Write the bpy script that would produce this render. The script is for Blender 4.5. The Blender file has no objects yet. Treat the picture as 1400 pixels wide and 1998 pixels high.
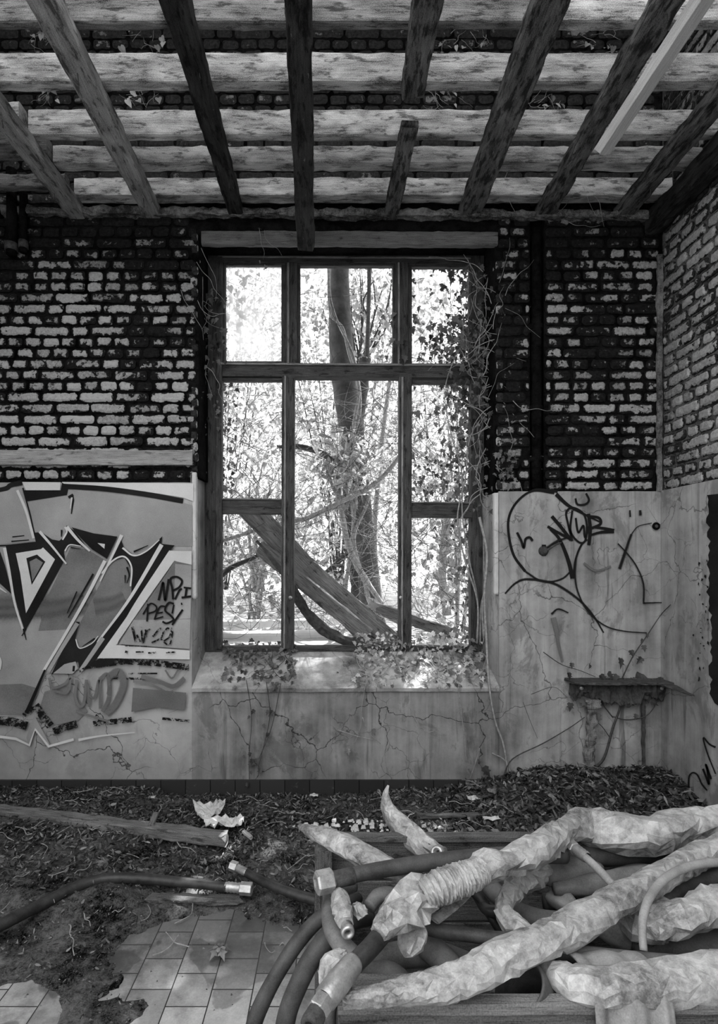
import bpy, bmesh, math, random
from mathutils import Vector, Matrix, noise as mn
R = random.Random(7)
scene = bpy.context.scene
# ------------------------------------------------------------------ camera
F, CX, CY, CZ, D = 1055.0, 652.0, 1090.0, 1.45, 3.3
cam_d = bpy.data.cameras.new('camera'); cam = bpy.data.objects.new('camera', cam_d)
scene.collection.objects.link(cam); scene.camera = cam
cam.location = (0, 0, CZ); cam.rotation_euler = (math.pi/2, 0, 0)
cam_d.sensor_fit = 'VERTICAL'; cam_d.sensor_height = 36; cam_d.sensor_width = 36
cam_d.lens = F/1998*36; cam_d.shift_x = (700-CX)/1998; cam_d.shift_y = (CY-999)/1998
cam_d.clip_start = .05; cam_d.clip_end = 200
# ------------------------------------------------------------------ sky, sun, exposure
w = bpy.data.worlds.new('sky'); scene.world = w; w.use_nodes = True
wn = w.node_tree; bg = wn.nodes['Background']
tc = wn.nodes.new('ShaderNodeTexCoord'); sx = wn.nodes.new('ShaderNodeSeparateXYZ')
rp = wn.nodes.new('ShaderNodeValToRGB')
wn.links.new(tc.outputs['Generated'], sx.inputs[0]); wn.links.new(sx.outputs['Z'], rp.inputs[0])
rp.color_ramp.elements[0].position = .0; rp.color_ramp.elements[0].color = (.7, .7, .7, 1)
rp.color_ramp.elements[1].position = .6; rp.color_ramp.elements[1].color = (1, 1, 1, 1)
wn.links.new(rp.outputs[0], bg.inputs[0]); bg.inputs[1].default_value = 1.15
sun_d = bpy.data.lights.new('sun', 'SUN'); sun = bpy.data.objects.new('sun', sun_d); scene.collection.objects.link(sun)
sun_d.energy = 8.0; sun_d.angle = math.radians(.6)
sun.location = (0, 12, 14)
sun.rotation_euler = Vector((-.16, -.50, -.85)).to_track_quat('-Z', 'Y').to_euler()
scene.view_settings.view_transform = 'Standard'; scene.view_settings.look = 'None'
scene.view_settings.gamma = 1; scene.view_settings.exposure = 1.6
scene.view_settings.use_curve_mapping = False

# ------------------------------------------------------------------ helpers
def P(px, py, Y): return Vector(((px-CX)*Y/F, Y, CZ-(py-CY)*Y/F))
def Pz(px, py, z):
    Y = F*(CZ-z)/(py-CY); return Vector(((px-CX)*Y/F, Y, z))
def wx(px): return (px-CX)*D/F
def wz(py): return CZ-(py-CY)*D/F
def smooth(a, b, x):
    t = max(0., min(1., (x-a)/(b-a))); return t*t*(3-2*t)
def nz(v, s=1.0): return mn.noise(Vector(v)*s)
def fbm(v, s=1.0, o=4):
    v = Vector(v)*s; a = 0; k = 1
    for i in range(o): a += k*mn.noise(v); v = v*2.03; k *= .5
    return a

class MB:
    """collects verts, faces, uvs, a float attribute and a material index; builds ONE mesh object"""
    def __init__(s): s.v = []; s.f = []; s.uv = []; s.a = []; s.b = []; s.mi = []
    def face(s, idx, uv=None, mi=0):
        s.f.append(tuple(idx)); s.uv.append(uv or [(0, 0)]*len(idx)); s.mi.append(mi)
    def add(s, vs, fs, a=0.5, uvs=None, mi=0, b=0.5):
        o = len(s.v); s.v.extend(Vector(p) for p in vs)
        s.a.extend(a if isinstance(a, (list, tuple)) else [a]*len(vs))
        s.b.extend(b if isinstance(b, (list, tuple)) else [b]*len(vs))
        for k, f in enumerate(fs):
            s.face([o+i for i in f], uvs[k] if uvs else None, mi)
    def build(s, name, mats, parent=None, smooth_=False, origin=None, kind=None):
        me = bpy.data.meshes.new(name)
        org = Vector(origin) if origin is not None else Vector((0, 0, 0))
        me.from_pydata([tuple(p-org) for p in s.v], [], s.f); me.update()
        if not isinstance(mats, (list, tuple)): mats = [mats]
        for m in mats: me.materials.append(m)
        uvl = me.uv_layers.new(name='UVMap')
        flat = []
        for u in s.uv:
            for c in u: flat.extend(c)
        uvl.data.foreach_set('uv', flat)
        at = me.attributes.new('edge', 'FLOAT', 'POINT'); at.data.foreach_set('value', [float(x) for x in s.a])
        at = me.attributes.new('rnd', 'FLOAT', 'POINT'); at.data.foreach_set('value', [float(x) for x in s.b])
        me.polygons.foreach_set('material_index', s.mi)
        me.polygons.foreach_set('use_smooth', [smooth_]*len(s.f))
        me.update()
        o = bpy.data.objects.new(name, me); scene.collection.objects.link(o)
        if parent is not None:
            o.parent = parent; o.location = org - parent.location
        else: o.location = org
        if kind: o['kind'] = kind
        return o
def empty(name, loc=(0, 0, 0)):
    o = bpy.data.objects.new(name, None); scene.collection.objects.link(o); o.location = loc; return o
def tag(o, label, cat, group=None, kind=None):
    o['label'] = label; o['category'] = cat
    if group: o['group'] = group
    if kind: o['kind'] = kind
    return o

def box(mb, lo, hi, a=.5, mi=0, b=.5):
    x0, y0, z0 = lo; x1, y1, z1 = hi
    vs = [(x0,y0,z0),(x1,y0,z0),(x1,y1,z0),(x0,y1,z0),(x0,y0,z1),(x1,y0,z1),(x1,y1,z1),(x0,y1,z1)]
    fs = [(0,3,2,1),(4,5,6,7),(0,1,5,4),(1,2,6,5),(2,3,7,6),(3,0,4,7)]
    uvs = []
    for f in fs:
        q = [vs[i] for i in f]
        n = (Vector(q[1])-Vector(q[0])).cross(Vector(q[2])-Vector(q[0]))
        ax = max(range(3), key=lambda i: abs(n[i]))
        o = [i for i in range(3) if i != ax]
        uvs.append([(p[o[0]], p[o[1]]) for p in q])
    mb.add(vs, fs, a, uvs, mi, b)

def board(mb, p0, p1, wid, thick, side=None, seg=24, jit=.003, bev=.006, seed=0, taper0=1., taper1=1., a=.5, warp=0., ragged=0.):
    """a timber from p0 to p1 (centre line); wid is measured along `side`, thick along the third axis; uv in metres"""
    p0 = Vector(p0); p1 = Vector(p1); d = (p1-p0); L = d.length; d.normalize()
    s = Vector(side) if side is not None else Vector((1, 0, 0))
    s = (s - d*s.dot(d)).normalized(); t = d.cross(s).normalized()
    prof = []
    hw, ht = wid/2, thick/2
    bv = min(bev, hw*.45, ht*.45)
    for (cx, cy, a0) in ((hw, ht, 0), (-hw, ht, 90), (-hw, -ht, 180), (hw, -ht, 270)):
        for k in (0, 45, 90):
            an = math.radians(a0+k)
            sx_, sy_ = math.copysign(1, cx), math.copysign(1, cy)
            prof.append((cx - sx_*bv + bv*math.cos(an), cy - sy_*bv + bv*math.sin(an)))
        # mid points along the next side so faces can warp
        nx = {(1,1):(-hw+bv,ht),(-1,1):(-hw,-ht+bv),(-1,-1):(hw-bv,-ht),(1,-1):(hw,ht-bv)}[(int(math.copysign(1,cx)),int(math.copysign(1,cy)))]
        lx, ly = prof[-1]
        prof.append(((lx+nx[0])/2, (ly+nx[1])/2))
    n = len(prof); per = [0]
    for i in range(n):
        q = prof[(i+1) % n]; per.append(per[-1]+math.dist(prof[i], q))
    o = len(mb.v)
    for i in range(seg+1):
        u = i/seg; k = taper0+(taper1-taper0)*u
        c = p0 + d*(L*u) + t*(warp*math.sin(math.pi*u))
        for j, (x, y) in enumerate(prof):
            nn = Vector((x*6+seed*3.1, y*6, u*L*2.2+seed))
            e = jit*.35*mn.noise(nn*2.2)+jit*.45*mn.noise(nn*7)+jit*.3*mn.noise(nn*21)
            f = 1+e/max(wid, thick)*2
            pos = c + s*(x*k*f) + t*(y*k*f)
            if ragged and i in (0, seg):
                pos += d*(ragged*mn.noise(Vector((x*40, y*60, seed+i)))*(1 if i else -1))
            mb.v.append(pos); mb.a.append(a); mb.b.append(u)
    for i in range(seg):
        for j in range(n):
            j2 = (j+1) % n
            u0, u1 = L*i/seg+seed*.77, L*(i+1)/seg+seed*.77
            mb.face((o+i*n+j, o+(i+1)*n+j, o+(i+1)*n+j2, o+i*n+j2),
                    [(u0, per[j]), (u1, per[j]), (u1, per[j+1]), (u0, per[j+1])])
    for i, rev in ((0, False), (seg, True)):
        idx = [o+i*n+j for j in range(n)]
        uv = [(prof[j][0]+seed, prof[j][1]*.2) for j in range(n)]
        if rev: idx.reverse(); uv.reverse()
        mb.face(idx, uv)

def catmull(pts, sub=6):
    """pts: list of tuples of floats; returns a smooth list"""
    if len(pts) < 3:
        a, b = pts[0], pts[-1]
        return [tuple(a[k]+(b[k]-a[k])*i/sub for k in range(len(a))) for i in range(sub+1)]
    q = [tuple(2*pts[0][k]-pts[1][k] for k in range(len(pts[0])))] + list(pts) + [tuple(2*pts[-1][k]-pts[-2][k] for k in range(len(pts[0])))]
    out = []
    for i in range(1, len(q)-2):
        p0, p1, p2, p3 = q[i-1:i+3]
        for s in range(sub):
            t = s/sub
            out.append(tuple(.5*((2*p1[k])+(-p0[k]+p2[k])*t+(2*p0[k]-5*p1[k]+4*p2[k]-p3[k])*t*t+(-p0[k]+3*p1[k]-3*p2[k]+p3[k])*t**3) for k in range(len(p1))))
    out.append(tuple(q[-2])); return out

def tube(mb, pts, n=12, wr=0., wf=1., seed=0, cap=True, squash=1., a=.5, ridge=0., mi=0, up=None, open_in=0.):
    """pts: [(x,y,z,r)...] already smooth. wr: crinkle amount, ridge: rings of folds"""
    m = len(pts); c = [Vector(p[:3]) for p in pts]
    T = []
    for i in range(m):
        d = c[min(i+1, m-1)]-c[max(i-1, 0)]
        T.append(d.normalized() if d.length > 1e-9 else Vector((1, 0, 0)))
    nrm = Vector(up) if up is not None else Vector((0, 0, 1))
    if abs(nrm.dot(T[0])) > .95: nrm = Vector((1, 0, 0))
    nrm = (nrm - T[0]*nrm.dot(T[0])).normalized()
    o = len(mb.v); L = 0
    rings = []
    for i in range(m):
        if i: L += (c[i]-c[i-1]).length
        nrm = (nrm - T[i]*nrm.dot(T[i])).normalized(); bi = T[i].cross(nrm)
        r = pts[i][3]
        for j in range(n):
            an = 2*math.pi*j/n
            dx, dy = math.cos(an)*squash, math.sin(an)
            rr = r
            if wr:
                q = Vector((math.cos(an)*1.3+seed, math.sin(an)*1.3, L*9*wf))
                q2 = Vector((math.cos(an)*1.7+seed+math.sin(L*21)*.25, math.sin(an)*1.7, L*5.5*wf))
                v1 = mn.noise(q*.9); v2 = .55-abs(mn.noise(q2*1.7))*2.4; v3 = .5-abs(mn.noise(q*4.3))*2.2; v4 = .5-abs(mn.noise(q*10.))*2
                rr = r*(1+wr*(v1*1.3+v2*.6+v3*.13+v4*.04))
            if ridge:
                rr *= 1+ridge*math.sin(L*260+3*math.sin(an*2+seed)+2*mn.noise(Vector((an, L*20, seed))))
            mb.v.append(c[i]+nrm*(dx*rr)+bi*(dy*rr)); mb.a.append(a); mb.b.append(j/n)
        rings.append(L)
    for i in range(m-1):
        for j in range(n):
            j2 = (j+1) % n
            mb.face((o+i*n+j, o+i*n+j2, o+(i+1)*n+j2, o+(i+1)*n+j),
                    [(rings[i], j/n), (rings[i], (j+1)/n), (rings[i+1], (j+1)/n), (rings[i+1], j/n)], mi)
    if cap:
        mb.face([o+j for j in range(n)][::-1], None, mi)
        mb.face([o+(m-1)*n+j for j in range(n)], None, mi)

def crumple(mb, pts, n=16, amp=.16, seed=0, squash=1., fold=0.):
    """a crumpled film sleeve: jittered facets with random diagonals"""
    rr = random.Random(int(seed*1000)); C = [Vector(p[:3]) for p in pts]; rad = [p[3] for p in pts]
    cum = [0]
    for i in range(1, len(C)): cum.append(cum[-1]+(C[i]-C[i-1]).length)
    samp = []; s = 0.; k = 0
    while s < cum[-1]:
        while k < len(cum)-2 and cum[k+1] < s: k += 1
        t = (s-cum[k])/max(1e-6, cum[k+1]-cum[k]); r = rad[k]+(rad[k+1]-rad[k])*t
        samp.append((C[k].lerp(C[k+1], t), r)); s += (max(.007, r*.62) if not fold else .0045)*rr.uniform(.8, 1.25)
    samp.append((C[-1], rad[-1])); m = len(samp); nrm = Vector((0, 0, 1)); o = len(mb.v); prev = None
    for i in range(m):
        T = (samp[min(i+1, m-1)][0]-samp[max(i-1, 0)][0]).normalized()
        if abs(nrm.dot(T)) > .95: nrm = Vector((1, 0, 0))
        nrm = (nrm-T*nrm.dot(T)).normalized(); bi = T.cross(nrm); r = samp[i][1]
        tw = rr.uniform(-.12, .12)
        for j in range(n):
            an = 2*math.pi*(j+.5*(i % 2))/n+tw+rr.uniform(-.09, .09)
            q = Vector((math.cos(an)*1.6+seed, math.sin(an)*1.6, i*.23))
            big = mn.noise(q*.9)*1.5+(.4-abs(mn.noise(q*1.9+Vector((0, 0, 9))))*1.8)*.7
            e = amp*(big+rr.uniform(-.36, .36))
            if fold: e += fold*(1 if i % 2 else -1)*(.7+.6*mn.noise(Vector((an*1.2, i*.3, seed))))
            x, y = math.cos(an)*squash, math.sin(an)
            mb.v.append(samp[i][0]+(nrm*x+bi*y)*(r*(1+e))+T*rr.uniform(-.12, .12)*(r*.6 if not fold else .003)); mb.a.append(.5); mb.b.append(.5)
    for i in range(m-1):
        for j in range(n):
            j2 = (j+1) % n; A, B_, C_, E = o+i*n+j, o+i*n+j2, o+(i+1)*n+j2, o+(i+1)*n+j
            if rr.random() < .5: mb.face((A, B_, C_)); mb.face((A, C_, E))
            else: mb.face((A, B_, E)); mb.face((B_, C_, E))
    mb.face([o+j for j in range(n)][::-1]); mb.face([o+(m-1)*n+j for j in range(n)])
def soften(o, lv=1):
    s = o.modifiers.new('soft', 'SUBSURF'); s.levels = lv; s.render_levels = lv

def lathe(mb, p0, p1, prof, n=16, a=.5, mi=0, sides=None):
    """prof: [(t along 0..1, radius)] revolved about p0->p1; sides for hexagons"""
    p0 = Vector(p0); p1 = Vector(p1); d = (p1-p0); n = sides or n
    dn = d.normalized(); u = dn.cross(Vector((0, 0, 1)))
    if u.length < .1: u = Vector((1, 0, 0))
    u.normalize(); v = dn.cross(u); o = len(mb.v)
    for t, r in prof:
        for j in range(n):
            an = 2*math.pi*j/n
            mb.v.append(p0+d*t+u*(math.cos(an)*r)+v*(math.sin(an)*r)); mb.a.append(a); mb.b.append(.5)
    for i in range(len(prof)-1):
        for j in range(n):
            j2 = (j+1) % n
            mb.face((o+i*n+j, o+i*n+j2, o+(i+1)*n+j2, o+(i+1)*n+j), [(i*.02, j/n), (i*.02, (j+1)/n), (i*.02+.02, (j+1)/n), (i*.02+.02, j/n)], mi)

# ------------------------------------------------------------------ materials
class NT:
    def __init__(s, name):
        s.m = bpy.data.materials.new(name); s.m.use_nodes = True; s.t = s.m.node_tree
        s.p = s.t.nodes['Principled BSDF']; s.out = s.t.nodes['Material Output']
    def n(s, ty, ins=None, **pr):
        x = s.t.nodes.new('ShaderNode'+ty)
        for k, v in pr.items(): setattr(x, k, v)
        for k, v in (ins or {}).items(): s.set(x.inputs[k], v)
        return x
    def set(s, sock, v):
        if isinstance(v, bpy.types.NodeSocket): s.t.links.new(v, sock)
        elif isinstance(v, bpy.types.Node): s.t.links.new(v.outputs[0], sock)
        elif isinstance(v, (int, float)) and sock.type == 'RGBA': sock.default_value = (v, v, v, 1)
        else: sock.default_value = v
    def math(s, op, a, b=0., clamp=False, c=None):
        x = s.n('Math', {0: a, 1: b}, operation=op, use_clamp=clamp)
        if c is not None: s.set(x.inputs[2], c)
        return x.outputs[0]
    def noise(s, vec, scale, detail=4, rough=.55, dist=0.):
        return s.n('TexNoise', {'Vector': vec, 'Scale': scale, 'Detail': detail, 'Roughness': rough, 'Distortion': dist}).outputs[0]
    def map(s, vec, sc=(1, 1, 1), loc=(0, 0, 0), rot=(0, 0, 0)):
        return s.n('Mapping', {'Vector': vec, 'Scale': sc, 'Location': loc, 'Rotation': rot}).outputs[0]
    def step(s, x, lo, hi): # 0..1 ramp
        return s.n('MapRange', {'Value': x, 'From Min': lo, 'From Max': hi, 'To Min': 0., 'To Max': 1.}, interpolation_type='SMOOTHSTEP').outputs[0]
    def lin(s, x, a, b, c=0., d=1.):
        return s.n('MapRange', {'Value': x, 'From Min': a, 'From Max': b, 'To Min': c, 'To Max': d}).outputs[0]
    def mix(s, f, a, b):
        x = s.n('Mix', data_type='FLOAT'); s.set(x.inputs[0], f); s.set(x.inputs[2], a); s.set(x.inputs[3], b); return x.outputs[0]
    def attr(s, name): return s.n('Attribute', attribute_name=name).outputs['Fac']
    def done(s, col, rough=.8, bump=None, bs=.4, bd=.01, spec=.3):
        cc = s.n('CombineColor', {0: col, 1: col, 2: col}) if isinstance(col, bpy.types.NodeSocket) else None
        if cc: s.set(s.p.inputs['Base Color'], cc.outputs[0])
        else: s.p.inputs['Base Color'].default_value = (col, col, col, 1)
        s.set(s.p.inputs['Roughness'], rough); s.p.inputs['Specular IOR Level'].default_value = spec
        if bump is not None:
            b = s.n('Bump', {'Height': bump, 'Strength': bs, 'Distance': bd}); s.set(s.p.inputs['Normal'], b.outputs[0])
        return s.m
def obco(t): return t.n('TexCoord').outputs['Object']
def uvco(t): return t.n('TexCoord').outputs['UV']

def wood(name, lo, hi, grain=1., blotch=.5, dark=.3, lichen=0., rough=.85, bs=.6):
    t = NT(name); uv = uvco(t)
    g = t.noise(t.map(uv, (5, 90, 1)), 1.4, 6, .65, .3)
    g2 = t.noise(t.map(uv, (14, 320, 1)), 1., 3)
    bl = t.noise(t.map(uv, (3.0, 9, 1)), 1.6, 6, .62, .4)
    fine = t.noise(t.map(uv, (1, 1, 1)), 260, 2)
    x = t.math('ADD', t.math('MULTIPLY', g, .55*grain), t.math('ADD', t.math('MULTIPLY', g2, .3*grain), t.math('ADD', t.math('MULTIPLY', bl, blotch), t.math('MULTIPLY', fine, .6))))
    tot = .55*grain+.3*grain+blotch+.6
    x = t.lin(x, tot*.39, tot*.61, lo, hi)
    dk = t.step(t.noise(t.map(uv, (4, 14, 1), (9, 3, 0)), 2.2, 7, .7), .62-.25*dark, .70-.2*dark)
    x = t.mix(t.math('MULTIPLY', dk, min(1, .55+dark*.5)), x, lo*.35)
    if lichen:
        lk = t.step(t.noise(t.map(uv, (5, 12, 1), (2, 7, 0)), 3.1, 8, .75), .62, .68)
        x = t.mix(t.math('MULTIPLY', lk, lichen), x, .6)
    hgt = t.math('ADD', g, t.math('ADD', t.math('MULTIPLY', g2, .4), t.math('MULTIPLY', dk, -.6)))
    return t.done(x, rough, hgt, bs, .006, .12)

M = {}
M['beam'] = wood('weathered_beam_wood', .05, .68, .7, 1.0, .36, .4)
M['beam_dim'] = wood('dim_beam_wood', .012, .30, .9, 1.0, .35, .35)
M['joist_pale'] = wood('pale_joist_wood', .09, .46, .9, .8, .4, .1)
M['joist_grey'] = wood('grey_joist_wood', .014, .21, .9, .9, .55, .25)
M['joist_black'] = wood('charred_joist_wood', .003, .06, .8, .9, .45, .30, .6, 1.)
M['fresh'] = wood('fresh_sawn_wood', .42, .72, 1.2, .3, .0)
M['frame'] = wood('window_frame_wood', .008, .10, 1.1, .6, .3, .12, .55)
M['frame_highlight'] = wood('highlight_frame_edge_wood', .06, .34, 1.1, .8, .3, .3, .5)  # edge highlights painted in as a lighter wood colour on the beads
M['lintel'] = wood('lintel_wood', .05, .22, 1.1, .5, .2)
M['plank'] = wood('splintered_plank_wood', .03, .26, 1.5, .6, .25, .05)
M['strip'] = wood('nailing_strip_wood', .14, .45, 1.2, .7, .25, .1)
M['crate'] = wood('crate_wood', .03, .17, .9, .6, .3, .1)
M['crate_pale'] = wood('crate_rail_wood', .06, .26, .9, .6, .2, .1)
M['litterwood'] = wood('wet_floor_wood', .04, .26, 1.2, .6, .3, .15)

def brick_mat(name, pl, ph, raw_lo, raw_hi, thr=.5, grain=1.):
    t = NT(name); c = obco(t)
    e = t.attr('edge'); r = t.attr('rnd')
    n1 = t.noise(c, 22, 7, .7, .2); n2 = t.noise(c, 2.4, 4, .6); fine = t.noise(c, 330, 2, .6); n3 = t.noise(c, 60, 4, .6)
    v = t.math('ADD', t.math('MULTIPLY', e, .30), t.math('ADD', t.math('MULTIPLY', n1, 1.5), t.math('MULTIPLY', n2, 1.1)))
    v = t.math('ADD', v, t.math('MULTIPLY', r, .22))
    mask = t.step(v, thr+1.12, thr+1.18)
    n4 = t.noise(c, 130, 3, .7)
    pc = t.math('ADD', t.math('MULTIPLY', fine, .45*grain), t.math('ADD', t.math('MULTIPLY', n3, .6), t.math('ADD', t.math('MULTIPLY', n4, .5), t.math('MULTIPLY', r, .22))))
    pc = t.lin(pc, .62, 1.14, pl, ph)
    rc = t.lin(t.math('ADD', t.math('MULTIPLY', n3, .6), t.math('MULTIPLY', fine, .4)), .35, .7, raw_lo, raw_hi)
    col = t.mix(mask, rc, pc)
    h = t.math('ADD', t.math('MULTIPLY', mask, .5), t.math('ADD', n1, t.math('MULTIPLY', fine, .25)))
    return t.done(col, .85, h, .8, .006, .06)
M['brick'] = brick_mat('flaking_painted_brick', .03, .40, .003, .024, .57)
M['brick_dark'] = brick_mat('sooty_bare_brick', .05, .26, .008, .05, .74)
M['brick_right'] = brick_mat('limewashed_brick', .10, .50, .008, .05, .46, .8)
def mortar(name, lo, hi):
    t = NT(name); c = obco(t)
    a = t.noise(c, 30, 6, .7); b = t.noise(c, 5, 4)
    f = t.noise(c, 170, 3, .7)
    s = t.math('ADD', t.math('ADD', a, b), t.math('MULTIPLY', f, .7))
    return t.done(t.lin(s, 1.15, 1.6, lo, hi), .95, t.math('ADD', a, t.math('MULTIPLY', f, .4)), .9, .01, .03)
M['mortar'] = mortar('black_mortar', .001, .012)
M['soil'] = mortar('black_soil', .003, .13)
M['soot'] = mortar('sooty_iron', .002, .012)
M['mortar_pale'] = mortar('pale_mortar', .03, .22)

def plaster(name, lo, hi, streak=.3, crack=1., chips=.3, dirtlow=.3):
    t = NT(name); c = obco(t)
    big = t.noise(c, 1.7, 5, .6, .3); med = t.noise(c, 9, 6, .65); fine = t.noise(c, 240, 2)
    st = t.noise(t.map(c, (9, 9, .7)), 1.3, 5, .6, .2); st2 = t.noise(t.map(c, (17, 17, 1.3), (3, 0, 1)), 1., 4)
    v = t.math('ADD', t.math('MULTIPLY', big, .7), t.math('ADD', t.math('MULTIPLY', med, .3), t.math('MULTIPLY', fine, .14)))
    v = t.math('ADD', v, t.math('MULTIPLY', t.math('ADD', st, t.math('MULTIPLY', st2, .5)), streak))
    tot = 1.14+1.5*streak
    x = t.lin(v, tot*.38, tot*.62, lo, hi)
    dst = t.step(st, .60, .72)
    x = t.mix(t.math('MULTIPLY', dst, min(.75, streak*1.5)), x, lo*.4)
    # cracks
    dc = t.n('VectorMath', {0: c, 1: t.n('VectorMath', {0: t.n('TexNoise', {'Vector': c, 'Scale': 7., 'Detail': 4.}).outputs['Color'], 1: (.16, .16, .16)}, operation='MULTIPLY').outputs[0]}, operation='ADD').outputs[0]
    vo = t.n('TexVoronoi', {'Vector': dc, 'Scale': 2.0}, feature='DISTANCE_TO_EDGE').outputs[0]
    vo2 = t.n('TexVoronoi', {'Vector': t.map(dc, (1, 1, 1), (4, 2, 7)), 'Scale': 4.6}, feature='DISTANCE_TO_EDGE').outputs[0]
    ck = t.math('MULTIPLY', t.math('SUBTRACT', 1., t.step(vo, .001, .0065)), t.step(t.noise(c, 1.3, 2), .38, .46))
    ck2 = t.math('MULTIPLY', t.math('SUBTRACT', 1., t.step(vo2, .001, .009)), t.step(t.noise(t.map(c, (1, 1, 1), (3, 3, 3)), 1.9, 2), .50, .56))
    ck = t.math('MULTIPLY', t.math('MAXIMUM', ck, t.math('MULTIPLY', ck2, .7)), crack)
    pat = t.step(t.noise(t.map(c, (2.2, 2.2, 1.3), (5, 1, 2)), 2.2, 8, .72, .5), .53, .60)
    x = t.mix(t.math('MULTIPLY', pat, .30+streak*.35), x, lo*.75)
    run = t.step(t.noise(t.map(c, (16, 16, .45), (2, 8, 1)), 1.2, 6, .7, .1), .58, .68)
    x = t.mix(t.math('MULTIPLY', run, streak*.7), x, lo*.3)
    lt = t.step(t.noise(t.map(c, (20, 20, .9), (7, 3, 4)), 1.1, 5, .65), .60, .72)
    x = t.mix(t.math('MULTIPLY', lt, streak*.6), x, hi*1.15)
    x = t.mix(t.math('MULTIPLY', ck, .9), x, .015)
    ch = t.step(t.noise(t.map(c, (1, 1, .8)), 13, 8, .72), .70-.06*chips, .73-.06*chips)
    x = t.mix(t.math('MULTIPLY', ch, chips), x, lo*.45)
    z = t.n('SeparateXYZ', {0: c}).outputs[2]
    low = t.math('SUBTRACT', 1., t.step(t.math('ADD', z, t.math('MULTIPLY', med, .25)), .2, .55))
    x = t.mix(t.math('MULTIPLY', low, dirtlow), x, lo*.55)
    h = t.math('ADD', t.math('MULTIPLY', med, .6), t.math('ADD', t.math('MULTIPLY', fine, .1), t.math('ADD', t.math('MULTIPLY', ck, -1.2), t.math('MULTIPLY', ch, -.3*chips))))
    return t.done(x, .72, h, .35, .008, .15)
M['plaster_left'] = plaster('mural_wall_plaster', .26, .44, .12, 1., .15, .35)
M['plaster_mid'] = plaster('streaked_plaster', .10, .38, .45, 1., .2, .3)
M['plaster_right'] = plaster('peeling_plaster', .13, .48, .5, .8, .3, .35)
M['plaster_side'] = plaster('side_wall_plaster', .14, .48, .45, .6, .6, .3)
M['bead'] = plaster('pale_corner_plaster', .42, .68, .15, .6, .5, 0.)
M['sill'] = plaster('mossy_sill_plaster', .08, .62, .1, .5, 1., 0.)

def ink(name, col, soft=.35, speck=0., var=.0):
    """spray paint: alpha fades at the ribbon's edge (uv.y -1..1) and where it has flaked off"""
    t = NT(name); uv = uvco(t); c = obco(t)
    v = t.math('ABSOLUTE', t.n('SeparateXYZ', {0: uv}).outputs[1])
    nn = t.noise(c, 60, 4)
    al = t.math('SUBTRACT', 1., t.step(t.math('ADD', v, t.math('MULTIPLY', t.math('SUBTRACT', nn, .5), .3)), 1-soft, 1.))
    if speck:
        sp = t.step(t.noise(c, 34, 8, .78), .46+.26*(1-speck), .47+.26*(1-speck))
        al = t.math('MULTIPLY', al, t.math('SUBTRACT', 1., sp))
    b = t.noise(c, 3., 4); b2 = t.noise(c, 200, 2)
    x = t.lin(t.math('ADD', b, t.math('MULTIPLY', b2, .4)), .45, .95, col*(1-var-.12), col*(1+var+.12))
    t.done(x, .8, spec=.06); t.set(t.p.inputs['Alpha'], al)
    return t.m
M['ink_haze'] = ink('grey_paint_mist', .13, .98, .05, .1)
M['ink_black'] = ink('black_spray_paint', .012, .12, .12)
M['ink_soft'] = ink('faded_black_spray_paint', .014, .75, .05)
M['ink_flaked'] = ink('flaked_black_paint', .010, .3, .78)
M['ink_dark'] = ink('dark_grey_paint', .016, .1, .10, .5)
M['ink_mid'] = ink('grey_paint', .17, .15, .1, .3)
M['ink_grey'] = ink('light_grey_paint', .30, .15, .22, .18)
M['ink_white'] = ink('white_paint', .58, .15, .12, .05)
M['ink_ghost'] = ink('ghosted_grey_paint', .15, .6, .35, .2)

def simple(name, lo, hi, scale, rough=.6, bs=.4, spec=.3, det=5, metal=0., bd=.004, co='obj'):
    t = NT(name); c = obco(t) if co == 'obj' else uvco(t)
    a = t.noise(c, scale, det, .65); f = t.noise(c, 300, 2)
    m = t.done(t.lin(t.math('ADD', a, t.math('MULTIPLY', f, .35)), .42, .92, lo, hi), rough, a, bs, bd, spec)
    t.p.inputs['Metallic'].default_value = metal
    return m
M['rubber'] = simple('dusty_black_rubber', .018, .09, 14, .55, .3)
M['rubber_grey'] = simple('grey_rubber', .05, .19, 14, .6, .3)
M['rubber_dark'] = simple('wet_black_rubber', .008, .055, 18, .4, .3)
M['hose_pale'] = simple('pale_hose_rubber', .16, .36, 18, .5, .3)
M['metal'] = simple('dull_steel_fitting', .22, .55, 30, .38, .3, .5, 4, .6)
M['rust'] = simple('rusty_iron', .012, .09, 40, .8, .9, .3, 6)
M['cloth'] = simple('dirty_canvas', .10, .34, 12, .9, .5)
M['paper'] = simple('dirty_paper', .28, .75, 20, .8, .4)
M['bark'] = simple('smooth_grey_bark', .03, .13, 9, .8, .7, .2, 7, 0, .02)
M['bark_pale'] = simple('pale_twig_bark', .12, .42, 40, .8, .3)
M['bark_dark'] = simple('dark_twig_bark', .015, .08, 40, .8, .4)
M['pipe_pale'] = simple('pale_pipe_paint', .5, .75, 6, .5, .1)
M['grass'] = simple('woodland_floor', .15, .5, 5, .9, .6)
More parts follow.
